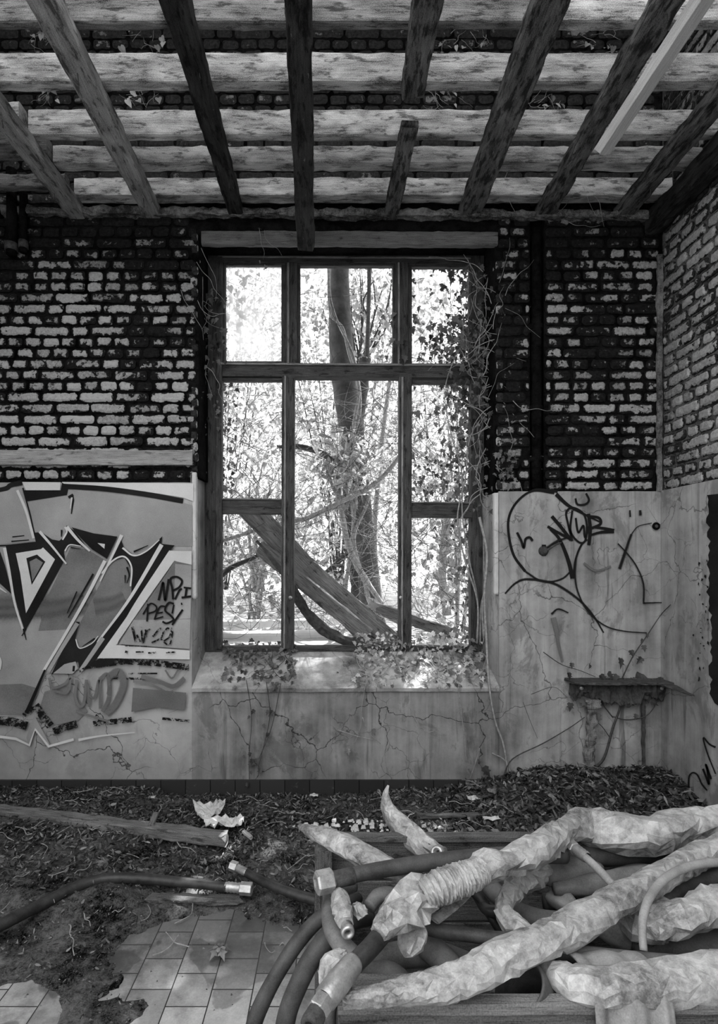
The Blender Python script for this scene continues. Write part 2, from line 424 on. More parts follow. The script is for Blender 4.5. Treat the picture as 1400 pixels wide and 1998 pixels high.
def plastic(name, lo, hi):
    t = NT(name); c = obco(t)
    def warp(k, am): return t.n('VectorMath', {0: c, 1: t.n('VectorMath', {0: t.n('TexNoise', {'Vector': c, 'Scale': k, 'Detail': 3.}).outputs['Color'], 1: (am, am, am)}, operation='MULTIPLY').outputs[0]}, operation='ADD').outputs[0]
    e1 = t.n('TexVoronoi', {'Vector': t.map(warp(9, .09), (1, 1, .7)), 'Scale': 11.}, feature='DISTANCE_TO_EDGE').outputs[0]
    e2 = t.n('TexVoronoi', {'Vector': warp(20, .05), 'Scale': 52.}, feature='DISTANCE_TO_EDGE').outputs[0]
    v = t.noise(c, 7, 6, .7); b = t.noise(c, 40, 5, .65); f = t.noise(c, 300, 2)
    s = t.math('ADD', t.math('MULTIPLY', v, .7), t.math('ADD', t.math('MULTIPLY', b, .4), t.math('MULTIPLY', f, .12)))
    x = t.lin(s, .48, .72, lo, hi)
    ln = t.step(e2, .0, .06); x = t.mix(ln, t.math('MULTIPLY', x, 1.12), x)
    spot = t.step(t.noise(c, 26, 7, .75), .66, .70); x = t.mix(t.math('MULTIPLY', spot, .6), x, lo*.4)
    h = t.math('ADD', t.math('MULTIPLY', t.math('MINIMUM', e1, .35), 1.0), t.math('ADD', t.math('MULTIPLY', e2, .22), t.math('MULTIPLY', v, 1.2)))
    return t.done(x, t.lin(v, .3, .7, .2, .45), h, .35, .012, .5)
M['plastic'] = plastic('milky_plastic_sleeve', .10, .46)
M['plastic_dim'] = plastic('dirty_plastic_sleeve', .09, .30)
def leafm(name, lo, hi, trans=.35, rough=.5):
    t = NT(name); c = obco(t); r = t.attr('rnd')
    a = t.noise(c, 35, 3)
    x = t.lin(t.math('ADD', t.math('MULTIPLY', r, .8), t.math('MULTIPLY', a, .4)), .15, 1.05, lo, hi)
    m = t.done(x, rough)
    if trans:
        cc = t.n('CombineColor', {0: x, 1: x, 2: x})
        tr = t.n('BsdfTranslucent', {'Color': cc.outputs[0]})
        mx = t.n('MixShader', {0: trans, 1: t.p.outputs[0], 2: tr.outputs[0]})
        t.t.links.new(mx.outputs[0], t.out.inputs[0])
    return m
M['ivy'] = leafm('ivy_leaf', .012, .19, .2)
M['ivy_sun'] = leafm('sunlit_ivy_leaf', .05, .62, .3)  # lighter ivy copy with sunlight put into its colour; weeds share it
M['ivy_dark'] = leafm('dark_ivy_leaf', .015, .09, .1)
M['leaf_bright'] = leafm('sunlit_leaf', .16, .88, .55)
M['leaf_mid'] = leafm('mid_leaf', .16, .55, .5)
M['litter'] = leafm('dead_leaf', .003, .22, 0, .45)
M['litter_dark'] = leafm('rotting_leaf', .012, .16, 0, .7)
# glass: dusty, slightly milky
def glassm():
    t = NT('dusty_window_glass'); c = obco(t)
    cl = t.n('BsdfTransparent', {'Color': .93}); gl = t.n('BsdfGlossy', {'Color': .9, 'Roughness': .05})
    df = t.n('BsdfTranslucent', {'Color': .9})
    n = t.noise(t.map(c, (1, 1, .7)), 5, 5, .6)
    m1 = t.n('MixShader', {0: t.lin(n, .3, .7, .12, .5), 1: cl.outputs[0], 2: df.outputs[0]})
    m2 = t.n('MixShader', {0: .05, 1: m1.outputs[0], 2: gl.outputs[0]})
    t.t.links.new(m2.outputs[0], t.out.inputs[0]); return t.m
M['glass'] = glassm()
def floorm():
    t = NT('stained_square_tiles'); c = obco(t)
    sw = t.map(c, (1, 1, 1), (0, 0, 0), (0, 0, math.pi/2))
    br = t.n('TexBrick', {'Vector': sw, 'Color1': .24, 'Color2': .38, 'Mortar': .02, 'Scale': 1., 'Mortar Size': .0022, 'Mortar Smooth': .2, 'Brick Width': .14, 'Row Height': .137}, offset=.5)
    b = t.n('RGBToBW', {0: br.outputs[0]}).outputs[0]
    wet = t.step(t.noise(c, 3.6, 4, .5, .6), .44, .47)
    dust = t.step(t.noise(c, 1.9, 7, .7), .5, .66); fine = t.noise(c, 160, 3); m = t.noise(c, 14, 6, .7)
    x = t.math('MULTIPLY', b, t.mix(wet, .62, 1.15))
    x = t.math('MULTIPLY', x, t.lin(t.math('ADD', m, t.math('MULTIPLY', fine, .5)), .45, 1.05, .65, 1.25))
    yy = t.n('SeparateXYZ', {0: c}).outputs[1]
    dust2 = t.step(t.math('ADD', yy, t.math('MULTIPLY', t.noise(c, 4, 7, .75), .9)), 2.15, 2.55)
    x = t.mix(t.math('MULTIPLY', dust, .75), x, .05); x = t.mix(t.math('MULTIPLY', dust2, .7), x, .03)
    return t.done(x, t.mix(wet, .28, .6), t.math('ADD', t.math('MULTIPLY', br.outputs['Fac'], -1.), t.math('MULTIPLY', m, .3)), .4, .004, .4)
M['tiles'] = floorm()
def basem():
    t = NT('dark_glazed_skirting_tiles'); c = obco(t)
    sw = t.map(c, (1, 1, 1), (0, 0, 0), (math.pi/2, 0, 0))
    br = t.n('TexBrick', {'Vector': sw, 'Color1': .022, 'Color2': .035, 'Mortar': .004, 'Scale': 1., 'Mortar Size': .003, 'Brick Width': .15, 'Row Height': .4}, offset=0.)
    b = t.n('RGBToBW', {0: br.outputs[0]}).outputs[0]; n = t.noise(c, 20, 7, .7)
    x = t.mix(t.math('MULTIPLY', t.step(n, .6, .72), .4), b, .2)
    return t.done(x, .45, br.outputs['Fac'], -.3, .004)
M['skirting'] = basem()
# ================================================================== STRUCTURE
XL, XR = wx(385), wx(968)          # window opening, brick part
XL2, XR2 = wx(375), wx(972)        # plaster part
ZPL, ZPR = wz(942), wz(959)        # plaster top left / right of the window
XW = wx(1290)                      # right wall plane
ZTOP = 5.1; ZSILL = wz(1340); ZHEAD = wz(430)
YB = 3.56                          # depth of the window frame's front

def brick_rows(mb, to_w, z0, z1, ivs, seed, long=.205, short=.098, h=.0675, jn=.012, proud=.0, jit=.005, amp=.0035, bfun=None):
    """bricks with wobbly outlines; to_w(u, v, out) -> world. ivs(z) -> allowed spans"""
    rr = random.Random(seed); row = 0; z = z0
    while z + h*.6 < z1:
        top = min(z+h, z1)
        for (a, b) in ivs(z+h/2):
            long_row = (row % 2 == 0) if rr.random() < .85 else (row % 2 == 1)
            u = a - rr.uniform(0, .12)
            while u < b-.02:
                Lb = (long if (long_row and rr.random() < .85) else short)*rr.uniform(.95, 1.07)
                u0, u1 = max(u, a), min(u+Lb, b)
                u += Lb+jn*rr.uniform(.8, 1.3)
                if u1-u0 < .03: continue
                v0, v1 = z+jn*rr.uniform(.4, .9), top-rr.uniform(.0, .004)
                nx = max(3, int((u1-u0)/.016)); ny = 4
                rnd = rr.random(); dep = rr.uniform(-.004, .003)+proud; o = len(mb.v); sd = rr.random()*50
                for j in range(ny+1):
                    for i in range(nx+1):
                        uu = u0+(u1-u0)*i/nx; vv = v0+(v1-v0)*j/ny
                        ei = i in (0, nx); ej = j in (0, ny)
                        if ei or ej:
                            k = mn.noise(Vector((uu*28, vv*28, sd)))*jit+mn.noise(Vector((uu*80, vv*80, sd)))*jit*.5
                            if ej: vv += k*(1 if j == 0 else -1)+(.0015 if j == 0 else -.0015)
                            if ei: uu += (k+.002)*(1 if i == 0 else -1)
                            if ei and ej:
                                uu += .006*(1 if i == 0 else -1); vv += .004*(1 if j == 0 else -1)
                        near = ei or ej
                        out = dep-(.007 if near else 0)+amp*mn.noise(Vector((uu*22, vv*22, sd+3)))
                        mb.v.append(Vector(to_w(uu, vv, out))); mb.a.append(0. if near else 1.); mb.b.append(bfun(uu, vv, rnd) if bfun else rnd)
                for j in range(ny):
                    for i in range(nx):
                        q = o+j*(nx+1)+i
                        mb.face((q, q+1, q+nx+2, q+nx+1))
                # skirt back into the mortar
                edge = [o+i for i in range(nx+1)]+[o+j*(nx+1)+nx for j in range(1, ny+1)]+[o+ny*(nx+1)+i for i in range(nx-1, -1, -1)]+[o+j*(nx+1) for j in range(ny-1, 0, -1)]
                s = len(mb.v); mid = ((u0+u1)/2, (v0+v1)/2)
                for e in edge:
                    p = mb.v[e]; mb.v.append(p + (Vector(to_w(0, 0, -1))-Vector(to_w(0, 0, 0)))*.03); mb.a.append(0.); mb.b.append(rnd)
                for k in range(len(edge)):
                    k2 = (k+1) % len(edge); mb.face((edge[k], s+k, s+k2, edge[k2]))
        z += h; row += 1

# ---- back wall: solid core with the opening, bricks, plaster
wall = empty('wall_back', (0, D, 0)); wall['kind'] = 'structure'
core = MB()
yc, yo = D+.014, D+.32
def cbox(x0, x1, z0, z1): box(core, (x0, yc, z0), (x1, yo, z1))
cbox(-2.6, XL2-.006, -.1, ZPL+.04); cbox(-2.6, XL+.004, ZPL+.04, ZTOP)
cbox(XR2+.006, wx(1035), -.1, ZPR-.003); cbox(XR-.004, wx(1035), ZPR-.003, ZTOP)
cbox(wx(1062), XW+.3, -.1, ZTOP)
box(core, (wx(1035), yc+.05, -.1), (wx(1062), yo, ZTOP))
cbox(XL2-.006, XR2+.006, -.1, ZSILL-.02); cbox(XL+.004, XR-.004, wz(452), ZTOP)
core.build('masonry', M['mortar'], wall)
def ivs(z):
    if z > wz(400): return [(-2.6, XW)]
    if z > ZHEAD: return [(-2.6, wx(345)), (wx(1030), wx(1034)), (wx(1064), XW-.005)]
    if z > ZPR-.002 and z > ZPL-.002: return [(-2.6, XL-.012), (XR+.012, wx(1034)), (wx(1064), XW-.012)]
    return [(XR+.012, wx(1034)), (wx(1064), XW-.012)]
def bf(u, v, r): # plaster patch loss: fewer paint near the top and in some blots
    k = r + .5*mn.noise(Vector((u*1.6+3, v*1.6, 4)))
    k -= 1.0*smooth(3.25, 3.6, v)*.9
    if u > 1: k += .1
    else: k += .5*smooth(3.3, 2.6, v)
    return k
mb = MB()
brick_rows(mb, lambda u, v, o: (u, D-o, v), ZPR, wz(405), ivs, 3, bfun=bf)
mb.build('brickwork', M['brick'], wall)
mb = MB()
brick_rows(mb, lambda u, v, o: (u, D-o, v), wz(398), ZTOP, ivs, 5, bfun=lambda u, v, r: r*.9)
mb.build('upper_brickwork', M['brick_dark'], wall)
# mortar ledge where the joists land
mb = MB()
board(mb, (-2.6, D-.012, wz(414)), (XW, D-.012, wz(424)), .05, .045, side=(0, 1, 0), seg=160, jit=.03, bev=.012, seed=4)
mb.build('mortar_ledge', M['mortar_pale'], wall)

def plaster_slab(name, mat, x0, x1, z0, z1, y=D-.012, amp=.0015, top_round=True):
    mb = MB(); nx = max(4, int((x1-x0)/.05)); nzn = max(4, int((z1-z0)/.05)); o = 0
    for j in range(nzn+1):
        for i in range(nx+1):
            x = x0+(x1-x0)*i/nx; z = z0+(z1-z0)*j/nzn
            mb.v.append(Vector((x, y+amp*fbm((x*1.7, z*1.7, 2), 1, 3)*(0 if i in (0, nx) else 1), z+(.004*nz((x*9, 0, 1)) if j == nzn else 0)))); mb.a.append(.5); mb.b.append(.5)
    for j in range(nzn):
        for i in range(nx):
            q = j*(nx+1)+i; mb.face((q, q+1, q+nx+2, q+nx+1))
    # edges go back into the wall
    for rng in ([j*(nx+1) for j in range(nzn+1)], [nzn*(nx+1)+i for i in range(nx+1)], [j*(nx+1)+nx for j in range(nzn, -1, -1)]):
        s = len(mb.v)
        for e in rng: mb.v.append(mb.v[e]+Vector((0, .03, 0))); mb.a.append(.5); mb.b.append(.5)
        for k in range(len(rng)-1): mb.face((rng[k], rng[k+1], s+k+1, s+k))
    return mb.build(name, mat, wall, smooth_=False)
plaster_slab('plaster', M['plaster_left'], -2.6, XL2, .105, ZPL)
plaster_slab('plaster', M['plaster_mid'], XL2, XR2, .105, ZSILL-.012)
plaster_slab('plaster', M['plaster_right'], XR2, XW-.003, .0, ZPR)
# reveals
mb = MB()
def quadstrip(mb, A, B, n, z0, z1, amp, side):
    o = len(mb.v); m = 24; K = 8
    for j in range(m+1):
        z = z0+(z1-z0)*j/m
        for i in range(K+1):
            t = i/K; p = A.lerp(B, t)
            e = amp*mn.noise(Vector((p.y*14, z*7, side)))+(.008*side*(1-t)**6)
            mb.v.append(Vector((p.x+e, p.y, z))); mb.a.append(.5); mb.b.append(.5)
    for j in range(m):
        for i in range(K):
            q = o+j*(K+1)+i; f = (q, q+1, q+K+2, q+K+1); mb.face(f if side < 0 else f[::-1])
quadstrip(mb, Vector((XL2, D-.012, 0)), Vector((wx(375)+.015, YB+.05, 0)), 0, ZSILL-.1, ZPL+.05, .004, -1)
quadstrip(mb, Vector((XR2, D-.012, 0)), Vector((XR2-.03, YB+.05, 0)), 0, ZSILL-.1, ZPR, .004, 1)
mb.build('window_reveal', M['plaster_side'], wall)
mb = MB()  # brick ends in the upper reveal
brick_rows(mb, lambda u, v, o: (XL+o, u, v), ZPL+.05, wz(452), lambda z: [(D-.002, YB+.03)], 8, long=.11, short=.1, bfun=lambda u, v, r: r*.7+.45)
mb.build('reveal_brickwork', M['brick_right'], wall)
mb = MB()
brick_rows(mb, lambda u, v, o: (XR-o, u, v), ZPR, wz(452), lambda z: [(D-.002, YB+.03)], 9, long=.11, short=.1, bfun=lambda u, v, r: r*.7+.35)
mb.build('reveal_brickwork', M['brick_right'], wall)

for xx, za, zb in ((XL2+.012, wz(1168), wz(922)), (XR2-.014, wz(1160), wz(962))):
    mb = MB(); board(mb, (xx, D+.012, za), (xx, D+.012, zb), .026, .045, side=(1, 0, 0), seg=40, jit=.005, bev=.011, seed=xx); mb.build('corner_bead', M['bead'], wall, True)
# ---- sloping plastered window sill
mb = MB(); nx, ny = 70, 14
zb_, zf_ = P(700, 1268, YB).z, ZSILL
for j in range(ny+1):
    t = j/ny
    for i in range(nx+1):
        x = XL2+.004+(XR2-XL2-.006)*i/nx
        x = x*(1-t*.012)
        y = D-.03+(YB+.04-D+.03)*t; z = zf_+(zb_-zf_)*t+.006*fbm((x*4, y*6, 0), 1, 3)
        if j == 0: z -= .004
        mb.v.append(Vector((x, y, z))); mb.a.append(.5); mb.b.append(.5)
for j in range(ny):
    for i in range(nx):
        q = j*(nx+1)+i; mb.face((q, q+1, q+nx+2, q+nx+1))
s = len(mb.v)
for i in range(nx+1): mb.v.append(mb.v[i]+Vector((0, .004, -.022))); mb.a.append(.5); mb.b.append(.5)
for i in range(nx): mb.face((i+1, i, s+i, s+i+1))
s2 = len(mb.v)
for i in range(nx+1): mb.v.append(mb.v[s+i]+Vector((0, .05, -.002))); mb.a.append(.5); mb.b.append(.5)
for i in range(nx): mb.face((s+i+1, s+i, s2+i, s2+i+1))
mb.build('window_sill', M['sill'], wall)

# ---- skirting
mb = MB(); box(mb, (-2.6, D-.028, 0), (wx(1000), D+.02, .108)); 
sk = mb.build('baseboard_back', M['skirting'], kind='structure')

# ---- right wall
rw = empty('wall_right', (XW, 0, 0)); rw['kind'] = 'structure'
mb = MB(); box(mb, (XW+.014, -2.6, -.1), (XW+.3, D+.3, ZTOP)); mb.build('masonry', M['mortar_pale'], rw)
mb = MB()
brick_rows(mb, lambda u, v, o: (XW-o, u, v), ZPR, ZTOP, lambda z: [(-.6, D-.006)], 11, bfun=lambda u, v, r: r*.8+.45*smooth(3.3, 2.9, u)-.25*smooth(3.1, 3.3, u)-.6*smooth(3.3, 3.5, v)+.15)
mb.build('brickwork', M['brick_right'], rw)
mb = MB(); n1, n2 = 90, 40
for j in range(n2+1):
    for i in range(n1+1):
        y = -2.6+(D+2.6)*i/n1; z = ZPR*j/n2+.003
        mb.v.append(Vector((XW-.012-.0015*fbm((y*1.7, z*1.7, 7), 1, 3), y, z))); mb.a.append(.5); mb.b.append(.5)
for j in range(n2):
    for i in range(n1):
        q = j*(n1+1)+i; mb.face((q+1, q, q+n1+1, q+n1+2))
s = len(mb.v)
for i in range(n1+1): mb.v.append(mb.v[n2*(n1+1)+i]+Vector((.03, 0, 0))); mb.a.append(.5); mb.b.append(.5)
for i in range(n1): mb.face((n2*(n1+1)+i+1, n2*(n1+1)+i, s+i, s+i+1))
mb.build('plaster', M['plaster_side'], rw)
# left wall (outside the frame)
mb = MB(); box(mb, (-2.9, .4, -.1), (-2.6, D+.3, ZTOP)); mb.build('wall_left', M['mortar_pale'], kind='structure')
mb = MB(); box(mb, (-2.9, -2.9, -.1), (XW+.3, -2.6, 2.5)); mb.build('wall_rear_light_block', M['mortar_pale'], kind='structure')  # low unseen wall behind the camera, added to cut horizontal daylight
# unseen roof slab, added above the frame to keep the wall top dark
mb = MB(); box(mb, (-2.9, 1.5, ZTOP), (XW+.3, D+.5, ZTOP+.08)); mb.build('ceiling', M['mortar'], kind='structure')
# floor
mb = MB(); box(mb, (-2.9, -2.6, -.12), (XW+.3, D+.3, 0)); mb.build('floor', M['tiles'], kind='structure')

# ================================================================== WINDOW
win = empty('window_1', (0, YB, .85)); win['kind'] = 'structure'
def px_board(mb, a, b, wpx, Y=YB, th=.07, seed=0, seg=24, jit=.002, bev=.004):
    p0, p1 = P(a[0], a[1], Y), P(b[0], b[1], Y); off = Vector((0, th/2, 0))
    side = (1, 0, 0) if abs(a[0]-b[0]) < abs(a[1]-b[1]) else (0, 0, 1)
    board(mb, p0+off, p1+off, wpx*Y/F, th, side=side, seg=seg, jit=jit, bev=bev, seed=seed)
mb = MB()
px_board(mb, (411, 1268), (411, 487), 30, seed=1); px_board(mb, (426, 1266), (427, 500), 12, YB-.02, .05, seed=2)
px_board(mb, (931, 1270), (931, 487), 26, seed=3)
px_board(mb, (398, 499), (944, 502), 24, seed=4); px_board(mb, (398, 1266), (944, 1266), 10, YB+.005, .06, seed=5)
mb.build('frame', M['frame'], win)
mb = MB(); px_board(mb, (430, 721), (920, 724), 26, YB-.01, .08, seed=6); mb.build('transom', M['frame'], win)
mb = MB(); px_board(mb, (430, 709), (920, 712), 4, YB-.025, .1, seed=7, jit=.003); mb.build('drip_bead', M['frame_highlight'], win)
mb = MB(); px_board(mb, (425, 500), (918, 503), 3, YB-.008, .02, seed=17, jit=.003); mb.build('head_bead', M['frame_highlight'], win)
for (x0, y0, x1, y1, wd, sd) in ((568, 710, 568, 512, 22, 8), (784, 712, 784, 512, 24, 9), (560, 1266, 562, 733, 25, 10), (790, 1266, 791, 735, 25, 11)):
    mb = MB(); px_board(mb, (x0, y0), (x1, y1), wd, YB-.012, .075, seed=sd); mb.build('mullion', M['frame'], win)
    mb = MB(); px_board(mb, (x0-6, y0), (x1-6, y1), 4, YB-.022, .02, seed=sd+9, jit=.003); mb.build('mullion_bead', M['frame_highlight'], win)
for (x0, y0, x1, y1, wd, sd) in ((430, 987, 550, 988, 31, 12), (802, 994, 920, 995, 31, 13)):
    mb = MB(); px_board(mb, (x0, y0), (x1, y1), wd, YB+.0, .06, seed=sd); mb.build('glazing_rail', M['frame'], win)
    mb = MB(); px_board(mb, (x0, y0-14), (x1, y1-14), 3, YB-.01, .03, seed=sd+5, jit=.003); mb.build('rail_bead', M['frame_highlight'], win)
for k, (x0, y0, x1, y1) in enumerate(((432, 511, 556, 711), (578, 512, 773, 715), (796, 514, 922, 715), (427, 736, 552, 0))):
    mb = MB(); t = 9 if k < 3 else 7
    if k == 3:
        px_board(mb, (430, 740), (550, 740), 7, YB+.01, .04, seed=31); px_board(mb, (803, 744), (920, 745), 8, YB+.01, .04, seed=32); px_board(mb, (575, 732), (778, 733), 6, YB+.01, .04, seed=33)
        mb.build('rebate', M['frame'], win); continue
    px_board(mb, (x0, y0+2), (x1, y0+2), t, YB+.008, .04, seed=k+20); px_board(mb, (x0, y1-3), (x1, y1-3), t-2, YB+.008, .04, seed=k+21)
    px_board(mb, (x0+3, y1), (x0+3, y0), t, YB+.008, .04, seed=k+22); px_board(mb, (x1-3, y1), (x1-3, y0), t, YB+.008, .04, seed=k+23)
    mb.build('sash', M['frame'], win)
mb = MB(); a = P(437, 708, YB+.03); b = P(553, 514, YB+.03); box(mb, (a.x, a.y, a.z), (b.x, a.y+.004, b.z)); mb.build('pane', M['glass'], win)
for px in (561, 777):
    mb = MB(); q = P(px+5, 1166, YB-.014); lathe(mb, q+Vector((0, .004, 0)), q-Vector((0, .014, 0)), [(0, .012), (.5, .013), (.8, .009), (1, .002)]); mb.build('bolt_head', M['metal'], win)

# ---- lintel beam, steel above, nailing strip
mb = MB(); board(mb, (wx(393), D+.012, wz(464)), (wx(970), D+.012, wz(466)), .083, .045, side=(0, 0, 1), seg=50, jit=.008, bev=.01, seed=40)
tag(mb.build('lintel_beam', M['lintel'], origin=(wx(680), D, wz(478))), 'pale grained wooden lintel beam lying across the top of the window opening', 'beam')
mb = MB(); yy = D+.035
board(mb, (wx(345), yy, wz(441)), (wx(1030), yy, wz(441)), .07, .05, side=(0, 0, 1), seg=30, jit=.003, seed=41)
tag(mb.build('iron_girder', M['soot'], origin=(wx(690), D, wz(452))), 'black iron girder in the dark gap above the wooden window lintel', 'girder')
mb = MB(); board(mb, (-2.5, D+.0, wz(893)), (wx(376), D+.0, wz(894)), .092, .04, side=(0, 0, 1), seg=60, jit=.006, bev=.005, seed=42, ragged=.02)
tag(mb.build('nailing_strip', M['strip'], origin=(wx(190), D, wz(908))), 'long rough wooden board set into the brick wall just above the mural', 'board')
# downpipe in the chase right of the window, pipes top left
rt = empty('downpipe', (wx(1048), D, wz(955))); tag(rt, 'black tarred pipe running down the brick wall right of the window', 'pipe')
mb = MB(); tube(mb, catmull([(wx(1048)+.004*nz((k, 1, 2)), D+.016, wz(955-k*50), .030) for k in range(11)], 5), 12, .12, .6, 3); mb.build('pipe', M['soot'], rt, True)
for z in (640, 800, 900):
    mb = MB(); lathe(mb, (wx(1048), D+.03, wz(z)), (wx(1048), D+.03, wz(z-10)), [(0, .034), (0, .042), (1, .042), (1, .034)]); mb.build('collar', M['soot'], rt, True)
for k, (x, y0, y1, r) in enumerate(((30, 505, 340, .03), (53, 500, 385, .022))):
    rt = empty('downpipe', (wx(x), D-.05, wz(y0))); tag(rt, ['thick sooty pipe stub hanging at the far left under the joists', 'thinner sooty pipe stub beside the thick one at far left under the joists'][k], 'pipe')
    mb = MB(); tube(mb, catmull([(wx(x), D-.04, wz(y0+(y1-y0)*q/6), r) for q in range(7)], 4), 12, .15, .8, k+3); mb.build('pipe', M['soot'], rt, True)
    mb = MB(); lathe(mb, (wx(x), D-.04, wz(y0-8)), (wx(x), D-.04, wz(y0-22)), [(0, r), (0, r*1.25), (1, r*1.25), (1, r)]); mb.build('collar', M['rust'], rt, True)
# corner trim: plastered bead in the corner
mb = MB(); board(mb, (XW-.02, D-.012, ZPR+.0), (XW-.02, D-.012, wz(500)), .03, .02, side=(1, 0, 0), seg=60, jit=.014, bev=.006, seed=44)
mb.build('trim_1', M['mortar_pale'], kind='structure')

# ================================================================== CEILING TIMBERS
ZJ = 3.525    # underside of the joists
def joist(name, mat, label, x_far, x_near, y0, y1, wid, th=.075, zf=ZJ, zn=ZJ, seed=0, jit=.008, t0=1., t1=1., ragged=.0, seg=60, nails=0, grp=None):
    mb = MB(); p0 = Vector((x_near, y0, zn+th/2)); p1 = Vector((x_far, y1, zf+th/2))
    o_ = p1.copy()
    rt = empty(name, (x_far, y1, zf)); tag(rt, label, 'joist')
    board(mb, p0, p1, wid, th, side=(1, 0, 0), seg=seg, jit=jit, bev=.009, seed=seed, taper0=t0, taper1=t1, ragged=ragged)
    mb.build('timber', mat, rt)
    for k in range(nails):
        mb = MB(); t = (k+.5)/nails; q = p0.lerp(p1, t)+Vector((R.uniform(-.2, .2)*wid, 0, -th/2))
        ln = R.uniform(.015, .045); tube(mb, [(q.x, q.y, q.z+.01, .0022), (q.x+.004, q.y+.006, q.z-ln, .002)], 6)
        lathe(mb, (q.x+.004, q.y+.006, q.z-ln), (q.x+.004, q.y+.006, q.z-ln-.002), [(0, .0045), (1, .0045)], 8); mb.build('nail', M['rust'], rt)
    return rt
joist('ceiling_joist', M['soot'], 'short black joist end in the far top left corner of the wall', wx(3)-.02, -2.06, 3.0, D+.02, .07, seed=1)
joist('ceiling_joist', M['joist_pale'], 'pale grey joist nearest the left edge of the ceiling', wx(150), wx(150)-.02, 1.3, D+.02, .098, seed=2, nails=4)
joist('ceiling_joist', M['joist_pale'], 'broad pale weathered joist, second from the left edge', wx(297), -1.08, 1.3, D+.02, .105, seed=3, t0=1.1, t1=.95, nails=5)
joist('ceiling_joist', M['joist_black'], 'charred black joist left of the sagging middle joist', wx(461), wx(461), 1.3, D+.02, .10, seed=4, t0=1.2, t1=.85, jit=.014, nails=3)
joist('ceiling_joist', M['joist_black'], 'sagging black middle joist whose pale tip hangs before the window head', -.168, -.118, 1.3, 3.2, .096, .08, 3.262, 3.64, seed=5, t0=1.1, t1=1., jit=.014, ragged=.03)
joist('ceiling_joist', M['joist_grey'], 'upper stub of the broken joist, ending in mid air above the window', .352, .352, 1.3, 2.44, .118, seed=6, t1=.9, jit=.012, ragged=.06, nails=3)
joist('ceiling_joist', M['joist_grey'], 'lower stub of the broken joist with a sawn-off dark upper end', wx(762), .362, 2.606, D+.02, .09, th=.036, seed=7, t0=.98, jit=.008, ragged=.01, nails=2)
joist('ceiling_joist', M['joist_grey'], 'widest dark grey nailed joist right of the broken joist', wx(915), .81, 1.3, D+.02, .135, seed=8, t0=1.05, t1=.95, jit=.012, nails=6)
joist('ceiling_joist', M['joist_grey'], 'dark split joist partly covered by the fresh pale batten', wx(1062), 1.24, 1.3, D+.02, .10, seed=9, jit=.016, nails=4)
joist('ceiling_joist', M['joist_grey'], 'rightmost dark joist running into the corner by the side wall', wx(1215), 1.76, 1.6, D+.02, .10, seed=10, jit=.012, nails=3)
mb = MB(); p1 = Pz(1176, 292, 3.40); p0 = Vector((1.36, 1.55, 3.515)) 
board(mb, p0, p1, .062, .05, side=(1, 0, .25), seg=30, jit=.001, bev=.002, seed=11, ragged=.05)
tag(mb.build('batten', M['fresh'], origin=tuple(p1)), 'fresh pale sawn batten hanging diagonally below the joists at top right', 'batten')
mb = MB(); board(mb, (XW-.05, 1.6, 3.50), (XW-.05, D, 3.50), .10, .14, side=(1, 0, 0), seg=50, jit=.02, bev=.02, seed=12)
tag(mb.build('wall_plate', M['joist_black'], origin=(XW-.05, D, 3.43)), 'rotten black timber plate along the top of the right hand wall', 'beam')
# beams crossing above the joists: (front-bottom px y, height px, thickness m, material, x0, x1, label)
ZB = ZJ+.075
def beam(yf, hpx, th, mat, x0, x1, label, seed, dz=0., jit=.01, bev=.016):
    Y = F*(ZB-CZ)/(CY-yf); h = hpx*Y/F; mb = MB()
    board(mb, (x0, Y+th/2, ZB+dz+h/2), (x1, Y+th/2, ZB+dz+h/2), th, h, side=(0, 1, 0), seg=70, jit=jit, bev=bev, seed=seed)
    tag(mb.build('roof_beam', mat, origin=(x0, Y, ZB)), label, 'beam')
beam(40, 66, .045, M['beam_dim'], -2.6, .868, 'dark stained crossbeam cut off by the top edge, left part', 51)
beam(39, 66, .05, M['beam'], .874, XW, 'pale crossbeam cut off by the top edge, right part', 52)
beam(158, 58, .06, M['beam'], -2.6, XW, 'thick weathered crossbeam, second highest in view', 53)
beam(262, 50, .05, M['beam'], P(55, 0, 2.74).x, XW, 'rounded weathered crossbeam, third from the top edge', 54)
beam(316, 32, .075, M['beam'], P(103, 0, 2.93).x, XW, 'slim weathered crossbeam, fourth from the top edge', 55, bev=.006)
beam(380, 34, .08, M['beam'], P(145, 0, 3.2).x, XW, 'slim weathered crossbeam nearest the back wall', 56, bev=.006)
beam(254, 58, .08, M['beam'], -2.6, P(50, 0, 2.74).x-.02, 'short pale beam end at far left, in line with the third crossbeam', 57)
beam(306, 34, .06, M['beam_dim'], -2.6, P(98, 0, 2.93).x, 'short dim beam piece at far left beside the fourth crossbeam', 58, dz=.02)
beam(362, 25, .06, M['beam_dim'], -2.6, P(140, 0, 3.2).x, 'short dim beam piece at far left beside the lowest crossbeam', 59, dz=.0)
mb = MB(); board(mb, (P(1375, 0, 3.1).x, 3.1, 3.7), (P(1375, 0, 3.1).x, 3.1, 4.95), .11, .09, side=(1, 0, 0), seg=30, jit=.006, seed=60)
tag(mb.build('roof_post', M['joist_grey'], origin=(P(1375, 0, 3.1).x, 3.1, 3.7)), 'upright dark post above the joists in the top right corner', 'post')
